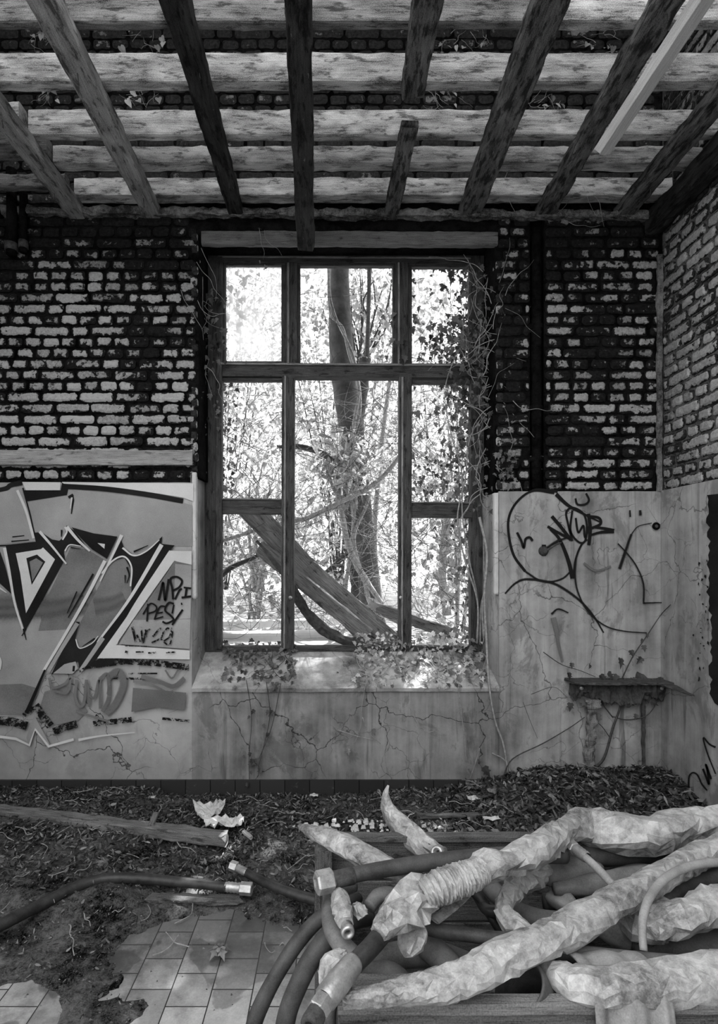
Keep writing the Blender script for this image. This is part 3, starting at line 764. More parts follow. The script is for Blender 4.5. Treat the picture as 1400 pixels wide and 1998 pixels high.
# ================================================================== GRAFFITI (thin paint films on the plaster)
INKS = ['ink_black', 'ink_soft', 'ink_flaked', 'ink_dark', 'ink_mid', 'ink_grey', 'ink_white', 'ink_ghost', 'ink_haze']
class Paint:
    def __init__(s, conv, plane): s.mb = MB(); s.k = 0; s.conv = conv; s.plane = plane
    def pt(s, x, y):
        px, py = s.conv(x, y); return s.plane(px, py, .0035+.00025*s.k)
    def poly(s, ink, pts):
        s.k += 1; o = len(s.mb.v)
        for p in pts: s.mb.v.append(s.pt(*p)); s.mb.a.append(0); s.mb.b.append(.5)
        s.mb.face(range(o, o+len(pts)), None, INKS.index(ink))
    def stroke(s, ink, pts, w0, w1=None, curve=True, wm=None):
        s.k += 1; w1 = w0 if w1 is None else w1
        q = catmull([tuple(map(float, p)) for p in pts], 8) if (curve and len(pts) > 2) else [tuple(map(float, p)) for p in pts]
        m = len(q); o = len(s.mb.v)
        for i, p in enumerate(q):
            a, b = q[max(0, i-1)], q[min(m-1, i+1)]
            dx, dy = b[0]-a[0], b[1]-a[1]; l = math.hypot(dx, dy) or 1
            t = i/(m-1); w = w0+(w1-w0)*t
            if wm: w += (wm-(w0+w1)/2)*math.sin(math.pi*t)
            nx, ny = -dy/l*w/2, dx/l*w/2
            for e in (-1, 1):
                s.mb.v.append(s.pt(p[0]+nx*e, p[1]+ny*e)); s.mb.a.append(0); s.mb.b.append(.5)
        for i in range(m-1):
            s.mb.face((o+2*i, o+2*i+1, o+2*i+3, o+2*i+2), [(0, -.8), (0, .8), (0, .8), (0, -.8)] if ink not in ('ink_soft', 'ink_haze') else [(0, -1), (0, 1), (0, 1), (0, -1)], INKS.index(ink))
    def build(s, name, label, origin):
        o = s.mb.build(name, [M[i] for i in INKS], None, False, origin); tag(o, label, 'graffiti'); return o
back = lambda px, py, off: Vector((wx(px), D-.012-off, wz(py)))
side = lambda px, py, off: Vector((XW-.014-off, F*XW/(px-CX), CZ-(py-CY)*XW/(px-CX)))
g = Paint(lambda x, y: (x/3.2214, 920+y/3.2214), back)
g.poly('ink_grey', [(-500, 100), (0, 135), (80, 95), (150, 105), (440, 110), (800, 150), (1150, 195), (1212, 215), (1212, 470), (1080, 470), (700, 1170), (300, 1270), (170, 1535), (-500, 1535)])
g.stroke('ink_haze', [(-500, 850), (0, 850), (350, 840), (620, 800)], 260, 200); g.stroke('ink_haze', [(-500, 880), (0, 880), (560, 860)], 110)
g.poly('ink_mid', [(410, 570), (455, 468), (560, 492), (675, 560), (560, 780), (440, 990), (250, 1000), (300, 800)])
g.poly('ink_mid', [(690, 600), (740, 545), (790, 538), (835, 610), (830, 760), (640, 1060), (590, 1080), (510, 1105), (488, 1050), (515, 942), (560, 850)])
g.stroke('ink_haze', [(600, 850), (700, 830), (790, 790)], 150, 100); g.stroke('ink_haze', [(260, 870), (400, 850), (540, 800)], 170, 120)
g.poly('ink_mid', [(-500, 1330), (0, 1335), (150, 1330), (250, 1360), (170, 1530), (0, 1525), (-500, 1525)])
g.poly('ink_mid', [(290, 1380), (420, 1340), (500, 1420), (560, 1500), (500, 1560), (350, 1590), (260, 1480)])
# top band
g.poly('ink_white', [(150, 68), (390, 70), (385, 125), (180, 135)])
g.poly('ink_white', [(400, 68), (1220, 78), (1220, 190), (1150, 165), (900, 125), (600, 95), (400, 82)])
g.stroke('ink_dark', [(-400, 150), (0, 120), (80, 88), (150, 72)], 30)
g.poly('ink_dark', [(160, 120), (390, 120), (400, 72), (440, 100), (430, 150), (180, 190), (168, 160)])
g.stroke('ink_dark', [(400, 95), (650, 110), (900, 142), (1155, 188)], 32)
g.poly('ink_grey', [(-400, 170), (0, 135), (145, 105), (235, 440), (90, 450), (0, 460), (-400, 460)])
g.stroke('ink_white', [(120, 120), (175, 250), (222, 420)], 16)
g.stroke('ink_black', [(155, 105), (200, 270), (240, 445), (60, 465), (-300, 480)], 9, curve=False)
g.stroke('ink_black', [(460, 150), (470, 180), (458, 268)], 18, 6, curve=False); g.stroke('ink_white', [(462, 165), (452, 235)], 9, 5)
g.stroke('ink_dark', [(440, 165), (470, 148)], 16)
for a, b in (((90, 412), (165, 404)), ((84, 440), (195, 431))): g.stroke('ink_black', [a, b], 8, 6)
# left triangle letter
g.poly('ink_dark', [(50, 470), (150, 452), (240, 448), (225, 385), (270, 385), (340, 470), (410, 568), (170, 1000), (150, 940), (60, 620)])
g.poly('ink_dark', [(-300, 520), (5, 480), (45, 590), (92, 775), (0, 690), (-300, 700)])
g.poly('ink_white', [(112, 514), (270, 488), (282, 478), (357, 552), (176, 888), (140, 640)])
g.poly('ink_dark', [(178, 545), (245, 522), (297, 567), (212, 712)])
g.poly('ink_mid', [(198, 566), (240, 545), (282, 572), (216, 690)])
g.stroke('ink_white', [(42, 480), (70, 620), (105, 820), (158, 995)], 20, 12)
g.stroke('ink_black', [(150, 1030), (178, 985)], 6); g.stroke('ink_black', [(160, 985), (178, 1055)], 12, 4)
g.stroke('ink_white', [(-10, 715), (55, 760)], 14, 5); g.stroke('ink_white', [(-20, 1140), (15, 1180), (12, 1240)], 18)
# middle letter
g.poly('ink_dark', [(225, 388), (270, 380), (340, 428), (385, 436), (420, 405), (430, 340), (480, 375), (570, 495), (520, 468), (450, 462), (412, 500), (425, 580), (340, 480)])
g.stroke('ink_white', [(262, 378), (340, 470), (428, 580)], 18, 10); g.stroke('ink_white', [(432, 348), (500, 430), (575, 500)], 20, 12)
g.stroke('ink_white', [(420, 350), (432, 380), (405, 430)], 10); g.stroke('ink_black', [(400, 368), (398, 412)], 12, 5)
g.stroke('ink_white', [(420, 500), (450, 462), (520, 470)], 9, 5); g.stroke('ink_black', [(455, 478), (520, 488)], 7, 3)
g.poly('ink_dark', [(462, 352), (600, 390), (748, 410), (682, 548), (590, 490), (520, 420)])
g.poly('ink_white', [(624, 450), (670, 456), (667, 486)])
g.poly('ink_dark', [(765, 415), (790, 480), (850, 525), (925, 505), (1028, 408), (1020, 470), (835, 760), (838, 620), (790, 540), (735, 555), (672, 610)])
g.stroke('ink_white', [(775, 400), (725, 510), (640, 690)], 22, 8); g.stroke('ink_white', [(650, 640), (720, 560), (790, 535), (836, 600), (830, 720)], 10)
g.stroke('ink_white', [(780, 480), (850, 528), (930, 500), (1010, 430)], 12, 6); g.stroke('ink_black', [(850, 505), (940, 465)], 12, 4)
g.stroke('ink_black', [(808, 600), (822, 650), (808, 700)], 12, 5); g.stroke('ink_black', [(797, 650), (797, 700)], 9, 4)
g.stroke('ink_black', [(598, 642), (442, 915)], 12, 6); g.stroke('ink_black', [(496, 752), (436, 888)], 8, 5)
# long diagonals
g.poly('ink_dark', [(1020, 455), (1105, 465), (1075, 500), (900, 790), (625, 1165), (560, 1235), (515, 1240), (600, 1110), (830, 770)])
g.poly('ink_dark', [(490, 940), (515, 942), (485, 1050), (510, 1105), (590, 1080), (632, 1030), (600, 1120), (515, 1260), (505, 1190), (440, 1195), (335, 1275), (420, 1090)])
g.stroke('ink_grey', [(500, 950), (400, 1110), (320, 1250)], 26, 22, curve=False)
g.stroke('ink_white', [(672, 560), (560, 780), (430, 1010), (290, 1245)], 22, 16); g.stroke('ink_white', [(1025, 460), (830, 790), (625, 1070)], 26, 12)
g.stroke('ink_grey', [(660, 1040), (520, 1245)], 28, 24); g.stroke('ink_white', [(490, 1050), (515, 1105), (590, 1075), (630, 1030)], 7, 5)
g.stroke('ink_black', [(532, 1095), (610, 1045)], 4, 12)
g.poly('ink_grey', [(350, 1262), (420, 1205), (490, 1188), (505, 1230), (470, 1265)]); g.stroke('ink_black', [(480, 1215), (476, 1250)], 14)
g.poly('ink_white', [(1075, 498), (1212, 500), (1212, 595), (1105, 560), (900, 850), (740, 1085), (1200, 1120), (1200, 1175), (625, 1168), (900, 780)])
g.poly('ink_mid', [(1105, 562), (1212, 585), (1205, 925), (850, 930), (980, 760)])
g.poly('ink_grey', [(1110, 580), (1212, 590), (1205, 920), (1100, 925)])
g.poly('ink_grey', [(850, 930), (1205, 925), (1200, 1110), (760, 1080)])
g.stroke('ink_white', [(1080, 500), (840, 870), (740, 1080)], 16)
g.poly('ink_flaked', [(515, 1240), (640, 1168), (760, 1168), (1000, 1178), (1195, 1205), (1195, 1245), (1000, 1218), (800, 1205), (650, 1225)])
g.poly('ink_dark', [(560, 1215), (640, 1170), (740, 1172), (720, 1205), (640, 1225)])
# lower remains
g.stroke('ink_black', [(300, 1240), (240, 1380), (185, 1510)], 12, 26, curve=False)
for pts, wd in (([(-300, 1520), (0, 1555), (110, 1565), (190, 1590)], 55), ([(175, 1530), (225, 1470)], 46), ([(240, 1460), (290, 1530), (335, 1590)], 52), ([(355, 1625), (430, 1595), (500, 1575)], 48), ([(600, 1575), (700, 1565), (840, 1548)], 34), ([(610, 1525), (660, 1580)], 34), ([(1030, 1542), (1200, 1558)], 16), ([(690, 1290), (1000, 1298)], 14), ([(820, 1262), (1000, 1262)], 10)):
    g.stroke('ink_flaked', pts, wd, curve=False)
g.poly('ink_grey', [(185, 1660), (235, 1520), (330, 1700), (320, 1730), (240, 1600), (205, 1715)])
g.stroke('ink_white', [(-300, 1640), (0, 1652), (120, 1668), (205, 1708), (240, 1608), (325, 1715), (480, 1672)], 16, curve=False)
g.stroke('ink_white', [(510, 1675), (650, 1650), (860, 1628)], 16, 5)
# ghosted lower lettering and arrow
g.stroke('ink_ghost', [(500, 1300), (490, 1400), (515, 1465), (545, 1440), (560, 1300)], 22); g.stroke('ink_ghost', [(570, 1330), (575, 1470)], 16); g.stroke('ink_ghost', [(575, 1400), (610, 1410), (640, 1300), (645, 1480)], 18)
g.stroke('ink_ghost', [(700, 1280), (760, 1250), (790, 1330), (740, 1450), (680, 1510)], 50); g.stroke('ink_ghost', [(640, 1300), (690, 1270), (700, 1400), (660, 1500)], 26); g.stroke('ink_ghost', [(700, 1340), (690, 1390)], 12); 
g.stroke('ink_ghost', [(330, 1290), (350, 1350), (420, 1330), (460, 1290), (440, 1380), (360, 1370)], 18); g.stroke('ink_ghost', [(495, 1495), (600, 1530), (700, 1560)], 16)
g.stroke('ink_mid', [(850, 1310), (960, 1330), (1050, 1375)], 16); g.stroke('ink_ghost', [(900, 1280), (1010, 1310), (1100, 1340), (1170, 1290)], 30); g.stroke('ink_ghost', [(1050, 1240), (1090, 1290), (1130, 1240)], 12)
g.poly('ink_ghost', [(850, 1350), (1180, 1380), (1170, 1490), (1000, 1470), (840, 1500)])
# small black tags over the mural (coordinates measured in a 5.875x crop)
k = Paint(lambda x, y: (200+x/5.875, 1080+y/5.875), back); k.k = g.k+1
for pts, wd in (([(665, 530), (690, 430), (715, 330), (725, 420), (740, 530), (760, 420), (780, 290)], 26), ([(830, 520), (820, 400), (800, 290), (870, 265), (930, 310), (900, 380), (830, 420)], 24), ([(850, 520), (900, 420), (930, 400)], 22),
                ([(970, 490), (985, 380)], 26), ([(925, 500), (1035, 485)], 24), ([(950, 385), (1035, 395)], 20),
                ([(535, 770), (540, 690), (545, 570)], 20), ([(490, 690), (570, 570), (640, 600), (630, 650), (550, 680)], 18), ([(620, 750), (650, 660), (690, 600), (740, 600)], 20), ([(640, 680), (715, 665)], 16), ([(620, 745), (720, 715)], 16),
                ([(840, 570), (780, 560), (740, 640), (800, 700), (835, 750), (760, 790), (710, 770)], 22), ([(840, 580), (820, 680)], 18), ([(820, 810), (880, 720), (940, 635)], 22), ([(920, 572), (936, 568)], 26)):
    k.stroke('ink_black', pts, wd)
for pts, wd in (([(370, 830), (410, 1000)], 28), ([(420, 920), (460, 1000)], 22), ([(470, 830), (490, 1010), (520, 900), (580, 850)], 20), ([(520, 860), (530, 950)], 20), ([(600, 940), (690, 850), (700, 950), (590, 1010)], 20), ([(700, 930), (760, 850), (790, 850)], 18), ([(730, 990), (790, 940), (820, 840)], 18), ([(690, 970), (790, 1030), (830, 870)], 20), ([(290, 1110), (320, 1120)], 30), ([(410, 1115), (500, 1112)], 16), ([(550, 1125), (640, 1120)], 18), ([(750, 1120), (860, 1115)], 18), ([(290, 1045), (540, 1050)], 10)):
    k.stroke('ink_flaked', pts, wd)
g.build('graffiti_mural', 'large grey, black and white graffiti letters painted across the left hand plaster', (wx(190), D-.02, wz(1230)))
k.build('graffiti_tag', 'small scrawled black tags and flaking scribble at the right end of the mural', (wx(330), D-.03, wz(1200)))
# circle tag
r = Paint(lambda x, y: (940+x/3.028, 940+y/3.028), back)
r.stroke('ink_black', [(420, 70), (300, 55), (215, 105), (160, 190), (150, 290), (180, 430), (250, 530)], 12, 16)
r.stroke('ink_soft', [(250, 530), (330, 580), (400, 590), (470, 570), (515, 530)], 18, 16)
r.stroke('ink_soft', [(130, 660), (190, 600), (260, 575), (400, 595), (490, 640), (580, 710), (650, 790), (710, 890)], 14, 12, wm=22)
r.stroke('ink_black', [(290, 55), (330, 48), (440, 60)], 14)
r.stroke('ink_black', [(430, 75), (500, 140), (590, 190), (690, 240)], 24, 8)
r.stroke('ink_black', [(405, 205), (460, 270), (518, 345)], 20); r.stroke('ink_black', [(380, 265), (440, 300), (525, 345)], 16)
r.stroke('ink_black', [(395, 280), (450, 340), (500, 460), (527, 570)], 14, 26)
r.stroke('ink_black', [(530, 570), (545, 460), (575, 380), (612, 340)], 12)
r.stroke('ink_black', [(525, 350), (500, 250), (490, 180), (530, 155), (590, 190), (610, 260), (600, 350), (560, 355), (515, 290), (525, 170)], 12)
r.stroke('ink_black', [(545, 215), (560, 300), (590, 260), (600, 330), (625, 260)], 12)
r.stroke('ink_black', [(620, 190), (630, 280), (622, 375)], 20); r.stroke('ink_black', [(615, 205), (680, 215), (690, 250), (640, 275)], 16)
r.stroke('ink_black', [(640, 270), (700, 275), (770, 290)], 10, 22); r.stroke('ink_black', [(620, 320), (690, 300), (770, 295)], 12, 20)
r.stroke('ink_black', [(543, 100), (555, 135), (600, 135), (622, 110), (605, 70)], 12)
r.stroke('ink_black', [(200, 300), (225, 350), (240, 390), (250, 340), (275, 330), (292, 350)], 14)
r.stroke('ink_black', [(345, 405), (370, 405)], 66); r.stroke('ink_soft', [(375, 395), (440, 350), (520, 325)], 34, 10)
r.build('graffiti_tag', 'thin black spray circle with looping signature on the plaster right of the window', (wx(1070), D-.02, wz(1060)))
r = Paint(lambda x, y: (940+x/3.028, 940+y/3.028), back); r.k = 24
r.stroke('ink_soft', [(545, 450), (540, 560), (560, 660), (620, 770), (720, 850), (830, 880), (960, 890)], 18, 10)
r.stroke('ink_soft', [(870, 310), (800, 515)], 22, 28); r.stroke('ink_soft', [(790, 365), (850, 430), (900, 500), (940, 600), (942, 720)], 12, 16); r.stroke('ink_soft', [(942, 715), (1050, 712)], 14, 10)
r.stroke('ink_soft', [(870, 310), (910, 265), (990, 245)], 10, 8); r.stroke('ink_ghost', [(590, 480), (660, 525), (750, 500)], 14); r.stroke('ink_black', [(1000, 262), (1020, 262)], 36)
r.stroke('ink_soft', [(400, 780), (440, 750), (500, 772)], 20, 12); r.stroke('ink_ghost', [(410, 800), (430, 880), (440, 950), (465, 1060)], 34, 14)
r.stroke('ink_soft', [(860, 170), (862, 210)], 16); r.stroke('ink_soft', [(920, 170), (922, 200)], 24)
r.build('graffiti_tag', 'faint sprayed balloon outline with a crossed stroke in the corner beside the looping signature', (wx(1220), D-.02, wz(1150)))
r = Paint(lambda x, y: (x, y), side)
r.stroke('ink_soft', [(1351, 1560), (1349, 1520), (1356, 1508), (1366, 1512), (1375, 1530), (1385, 1542)], 5); r.stroke('ink_black', [(1377, 1500), (1383, 1515), (1389, 1530), (1386, 1505), (1383, 1492), (1393, 1520)], 4)
r.stroke('ink_soft', [(1402, 1458), (1390, 1452), (1378, 1440), (1386, 1470), (1402, 1510)], 6, 4)
r.build('graffiti_tag', 'black spray scrawl low on the right hand wall above the wrapped hoses', (XW, 2.85, .25))
r = Paint(lambda x, y: (x, y), side)
jr = random.Random(3); r.poly('ink_dark', [(1440, 960)]+[(1386+jr.uniform(-3, 6)+(4 if y > 1180 else 0), y) for y in range(966, 1360, 9)]+[(1400, 1372), (1440, 1400)])
for q in range(26):
    x, y = 1352+36*jr.random()**.6, jr.uniform(1080, 1330); h = jr.uniform(2, 9); r.poly('ink_dark', [(x, y), (x+jr.uniform(1, 4), y+h*.3), (x+jr.uniform(0, 3), y+h), (x-1, y+h*.6)])
r.build('dark_paint_patch', 'peeling dark paint patch at the right picture edge of the side wall', (XW, 2.8, 1.2))
# fixings in the circle tag
rt = empty('wall_hook', back(1058, 1075, 0)); tag(rt, 'round rusty knob with a stub inside the sprayed circle on the plaster', 'hook')
mb = MB(); p = back(1058, 1075, 0); lathe(mb, p+Vector((0, .01, 0)), p-Vector((0, .03, 0)), [(0, .03), (.3, .031), (.6, .024), (1, .012), (1, .0)], 20); mb.build('knob', M['rust'], rt, True)
mb = MB(); tube(mb, catmull([(p.x+.01, p.y-.02, p.z, .007), (p.x+.05, p.y-.03, p.z+.03, .006), (p.x+.10, p.y-.02, p.z+.05, .004)], 5), 8); mb.build('stub', M['rust'], rt, True)
rt = empty('wall_hook', back(1275, 1027, 0)); tag(rt, 'small black ring fixing high in the plaster corner', 'hook')
mb = MB(); p = back(1275, 1027, 0); ring = [(p.x+.017*math.cos(a*math.pi/8), p.y-.012, p.z+.017*math.sin(a*math.pi/8), .007) for a in range(17)]
tube(mb, ring, 8, cap=False); mb.build('ring', M['soot'], rt, True)
mb = MB(); lathe(mb, p+Vector((0, .01, 0)), p-Vector((0, .016, 0)), [(0, .01), (1, .01), (1, 0)]); mb.build('bolt', M['rust'], rt)

# ================================================================== OUTSIDE
def leaf(mb, p, nrm, up, s, rnd, kind='ivy'):
    n = Vector(nrm).normalized(); u = Vector(up); u = (u-n*u.dot(n))
    if u.length < 1e-3: u = Vector((1, 0, 0)) - n*n.x
    u.normalize(); v = n.cross(u)
    if kind == 'ivy':
        out = [(0, -.55), (.30, -.62), (.58, -.30), (.36, -.02), (.62, .26), (.28, .30), (0, 1.), (-.28, .30), (-.62, .26), (-.36, -.02), (-.58, -.30), (-.30, -.62)]
        f = .22
    elif kind == 'heart':
        out = [(0, -.45), (.25, -.62), (.52, -.42), (.55, -.05), (.32, .45), (0, .95), (-.32, .45), (-.55, -.05), (-.52, -.42), (-.25, -.62)]; f = .22
    elif kind == 'long':
        out = [(0, -1.), (.22, -.4), (.26, .1), (.14, .6), (0, 1.1), (-.14, .6), (-.26, .1), (-.22, -.4)]; f = .3
    else:
        out = [(0, -.8), (.5, -.1), (0, .9), (-.5, -.1)]; f = .3
    o = len(mb.v); P0 = Vector(p)
    mb.v.append(P0); mb.a.append(1); mb.b.append(rnd)
    for (x, y) in out:
        mb.v.append(P0+v*(x*s)+u*(y*s)+n*(f*abs(x)*s-.12*s*max(0, y)**2)); mb.a.append(0); mb.b.append(rnd)
    m = len(out)
    for i in range(m): mb.face((o, o+1+i, o+1+(i+1) % m))
def rdir(): return Vector((R.gauss(0, 1), R.gauss(0, 1), R.gauss(0, 1))).normalized()

mb = MB(); nx, ny = 60, 30
for j in range(ny+1):
    for i in range(nx+1):
        x = -7+14*i/nx; y = D+.33+15*(j/ny)**1.6
        mb.v.append(Vector((x, y, .62+.07*(y-3.6)*.5+.06*fbm((x, y, 0), 1.3)*smooth(3.7, 5, y)))); mb.a.append(.5); mb.b.append(.5)
for j in range(ny):
    for i in range(nx):
        q = j*(nx+1)+i; mb.face((q, q+1, q+nx+2, q+nx+1))
mb.build('ground', M['grass'], kind='structure')
def pxtube(mb, pts, Y, n=8, sub=5, wr=0., seed=0, jy=0.):
    q = []
    for i, (x, y, r) in enumerate(pts):
        yy = Y+jy*mn.noise(Vector((i*1.3, seed, 0))); p = P(x, y, yy); q.append((p.x, p.y, p.z, r*yy/F))
    tube(mb, catmull(q, sub), n, wr, 1., seed)
tr = empty('tree', P(722, 1195, 5.3)); tag(tr, 'smooth grey tree trunk standing close behind the window, wound with creepers', 'tree')
mb = MB(); pxtube(mb, [(655, 150, 18), (658, 330, 20), (660, 520, 20), (663, 620, 22), (668, 720, 24), (684, 830, 24), (700, 960, 21), (714, 1080, 20), (722, 1170, 22), (728, 1240, 28)], 5.2, 16, 8, .05, 2); mb.build('trunk', M['bark'], tr, True)
mb = MB()
pxtube(mb, [(672, 1160, 4), (690, 1010, 4), (676, 900, 3), (702, 800, 3), (690, 700, 3), (655, 620, 2.5), (642, 560, 2.5), (648, 470, 2)], 5.05, 6, 8, 0, 5, .1)
pxtube(mb, [(640, 520, 2.5), (644, 610, 2.5), (668, 640, 3), (680, 690, 2.5), (700, 760, 3), (690, 850, 4), (720, 960, 3), (690, 1050, 4), (712, 1140, 4), (722, 1180, 4)], 5.03, 6, 8, 0, 8, .1)
pxtube(mb, [(745, 1180, 5), (700, 1110, 7), (676, 1050, 6), (660, 960, 5), (655, 880, 4)], 4.95, 7, 8, .2, 9)
mb.build('creeper', M['bark_pale'], tr, True)
mb = MB()   # crown added unseen above the view to block and dapple the sun
for i in range(15000):
    y = R.uniform(3.85, 7.6); z = 1.45+.60*y+.12+R.random()**1.2*3.3; x = R.uniform(-3.2, 3.6)
    if fbm((x*.9, y*.9, z*.9), 1, 2) < -.30: continue
    leaf(mb, (x, y, z), rdir()+Vector((0, 0, 1.2)), rdir(), R.uniform(.06, .12), R.random(), 'q')
mb.build('crown', M['leaf_mid'], tr)
t2 = empty('tree', P(700, 1170, 5.6)); tag(t2, 'dark slimmer trunk half hidden behind the main tree trunk', 'tree')
mb = MB(); pxtube(mb, [(712, 700, 12), (700, 780, 15), (684, 860, 18), (686, 980, 17), (690, 1080, 14), (702, 1180, 15)], 5.55, 12, 8, .1, 4); mb.build('trunk', M['bark_dark'], t2, True)
mb = MB(); pxtube(mb, [(690, 920, 7), (640, 890, 7), (590, 872, 6), (540, 872, 4)], 5.4, 8, 6, .15, 5); mb.build('branch', M['bark_dark'], t2, True)
mb = MB(); pxtube(mb, [(690, 1070, 5), (655, 1100, 5), (620, 1130, 3)], 5.4, 7, 6, .1, 7); mb.build('branch', M['bark_dark'], t2, True)
for (nm, lab, pts, Y, mt) in (
    ('sapling', 'thin straight dark sapling right of the main trunk', [(719, 300, 4), (720, 520, 4), (718, 620, 4), (714, 720, 5), (705, 800, 5), (700, 1150, 5)], 6.2, 'bark_dark'),
    ('sapling', 'leaning pale sapling seen low in the right hand pane', [(880, 960, 7), (868, 1040, 8), (862, 1120, 8), (872, 1200, 9)], 5.6, 'bark_pale'),
    ('sapling', 'slender pale sapling between the main trunk and the right mullion', [(770, 680, 3), (752, 800, 4), (738, 930, 5), (730, 1060, 5), (742, 1190, 6)], 5.9, 'bark_pale')):
    e = empty(nm, P(pts[-1][0], pts[-1][1], Y)); tag(e, lab, 'tree', )
    mb = MB(); pxtube(mb, pts, Y, 8, 6, .08, Y); mb.build('trunk', M[mt], e, True)
    mb = MB()
    for i in range(2):
        mb = MB(); a = pts[1+i % (len(pts)-2)]; pxtube(mb, [(a[0], a[1], 2), (a[0]+R.uniform(-30, 30), a[1]-30, 1.6), (a[0]+R.uniform(-60, 60), a[1]-70, 1)], Y, 6, 5); mb.build('branch', M[mt], e, True)
mb = MB(); pxtube(mb, [(420, 1060, 4), (520, 1028, 4), (600, 1010, 5), (680, 972, 5), (735, 940, 5), (775, 895, 4), (800, 850, 3)], 4.75, 8, 8, .1, 3)
tag(mb.build('fallen_branch', M['bark_pale'], origin=P(690, 970, 4.75)), 'long pale branch curving across in front of the tree trunk', 'branch')
mb = MB(); pxtube(mb, [(424, 1128, 6), (455, 1105, 5), (490, 1090, 4), (512, 1078, 3)], 4.4, 8, 8, .1, 5)
tag(mb.build('fallen_branch', M['bark_dark'], origin=P(455, 1110, 4.4)), 'short dark branch in the lower left pane behind the slanting plank', 'branch')
# background shrubs: each its own leaves and stems
def shrub(label, x, y, w_, h_, d_, n, size, mat, kind, z0=.6, cat='bush'):
    e = empty('shrub', (x, y, z0)); tag(e, label, cat)
    mb = MB()
    for i in range(n):
        q = rdir()*(R.random()**.45); p = Vector((x+q.x*w_, y+q.y*d_, z0+h_*.5+q.z*h_*.55))
        if p.z < z0: p.z = z0+R.random()*.3
        leaf(mb, p, Vector((0, -.5, .7))+rdir()*1.1, Vector((0, -.3, -.6))+rdir()*.8, size*R.uniform(.6, 1.3), R.random(), kind)
    mb.build('foliage', M[mat], e)
    mb = MB()
    for i in range(14 if y > 8 else 5):
        a = R.uniform(0, 6.28); tx, ty = x+math.cos(a)*w_*.7*R.random(), y+math.sin(a)*d_*.6*R.random(); tz = z0+h_*R.uniform(.5, 1)
        tube(mb, catmull([(x+R.uniform(-.1, .1), y, z0-.1, .02), ((x+tx)/2+R.uniform(-.2, .2), (y+ty)/2, (z0+tz)/2, .013), (tx, ty, tz, .005)], 5), 6)
    mb.build('stem', M['bark_pale' if y < 8 else 'bark_dark'], e, True)
shrub('tall bright leafy tree filling the left background', -2.2, 10.5, 2.3, 8.5, 1.2, 13000, .075, 'leaf_bright', 'q')
shrub('tall bright leafy tree filling the right background', 2.4, 11, 2.5, 9, 1.2, 13000, .075, 'leaf_bright', 'q')
shrub('pale shrub behind the middle of the window', .1, 9.5, 1.6, 5.5, .9, 7000, .065, 'leaf_bright', 'q')
shrub('mid grey tree crown seen through the upper middle pane', .4, 9, 1.5, 2.2, .8, 1500, .08, 'leaf_mid', 'q', 4.6)
shrub('broad leaved shrub reaching over the lower left panes', -.75, 5.7, .75, 1.7, .5, 420, .10, 'leaf_bright', 'long', 1.2)
shrub('broad leaved bush in front of the main trunk', .1, 4.9, .38, .62, .25, 190, .075, 'leaf_bright', 'long', 2.0)
shrub('low bush behind the right hand pane', 1.25, 5.6, .75, 2.2, .5, 800, .06, 'leaf_mid', 'heart', .7)
shrub('leafy undergrowth low behind the left pane', -.9, 6.2, .9, 1.5, .5, 700, .06, 'leaf_mid', 'q', .7)
# bramble tangle
def tangle(n, mat, label, rmin, rmax, seed, box_):
    rr = random.Random(seed); mb = MB()
    for i in range(n):
        x = rr.uniform(box_[0], box_[2]); y = rr.uniform(box_[1], box_[3]); Y = rr.uniform(4.05, 5.1); a = rr.uniform(-math.pi, math.pi); L = rr.uniform(60, 230); cv = rr.uniform(-1.4, 1.4)
        q = []
        for k in range(6):
            p = P(x, y, Y); q.append((p.x, p.y, p.z, rr.uniform(rmin, rmax)*(1-.1*k)))
            x += math.cos(a)*L/5; y += math.sin(a)*L/5; a += cv/5+rr.uniform(-.12, .12); Y += rr.uniform(-.05, .05)
            y = min(y, 1245)
        tube(mb, catmull(q, 3), 4, cap=False)
    tag(mb.build('bramble_tangle', M[mat], None, True), label, 'brambles', kind='stuff')
tangle(620, 'bark_pale', 'pale tangle of bramble stems filling the lower window', .0011, .0028, 5, (420, 770, 940, 1240))
tangle(420, 'bark_dark', 'dark thin bramble twigs woven through the lower window', .0011, .003, 6, (420, 790, 930, 1240))
tangle(60, 'bark_dark', 'few dark twigs crossing the upper panes', .0014, .003, 7, (430, 520, 930, 760))
# pale pipes outside
for k, (y, r, x1, Y) in enumerate(((1241, 11, 640, 4.3), (1216, 8, 625, 4.75))):
    mb = MB(); pxtube(mb, [(330, y+2, r), (480, y+1, r), (x1, y-2, r)], Y, 14, 6, .02, k)
    a, b = P(x1, y-2, Y), P(x1+6, y-2, Y); lathe(mb, a, b, [(0, r*Y/F), (0, r*1.2*Y/F), (1, r*1.2*Y/F), (1, r*.7*Y/F), (.2, r*.7*Y/F)], 14)
    tag(mb.build('outdoor_pipe', M['pipe_pale'], origin=P(480, y+8, Y)), ['thick white pipe lying on the ground just outside the window', 'thinner pale pipe lying behind the thick white one outside'][k], 'pipe')
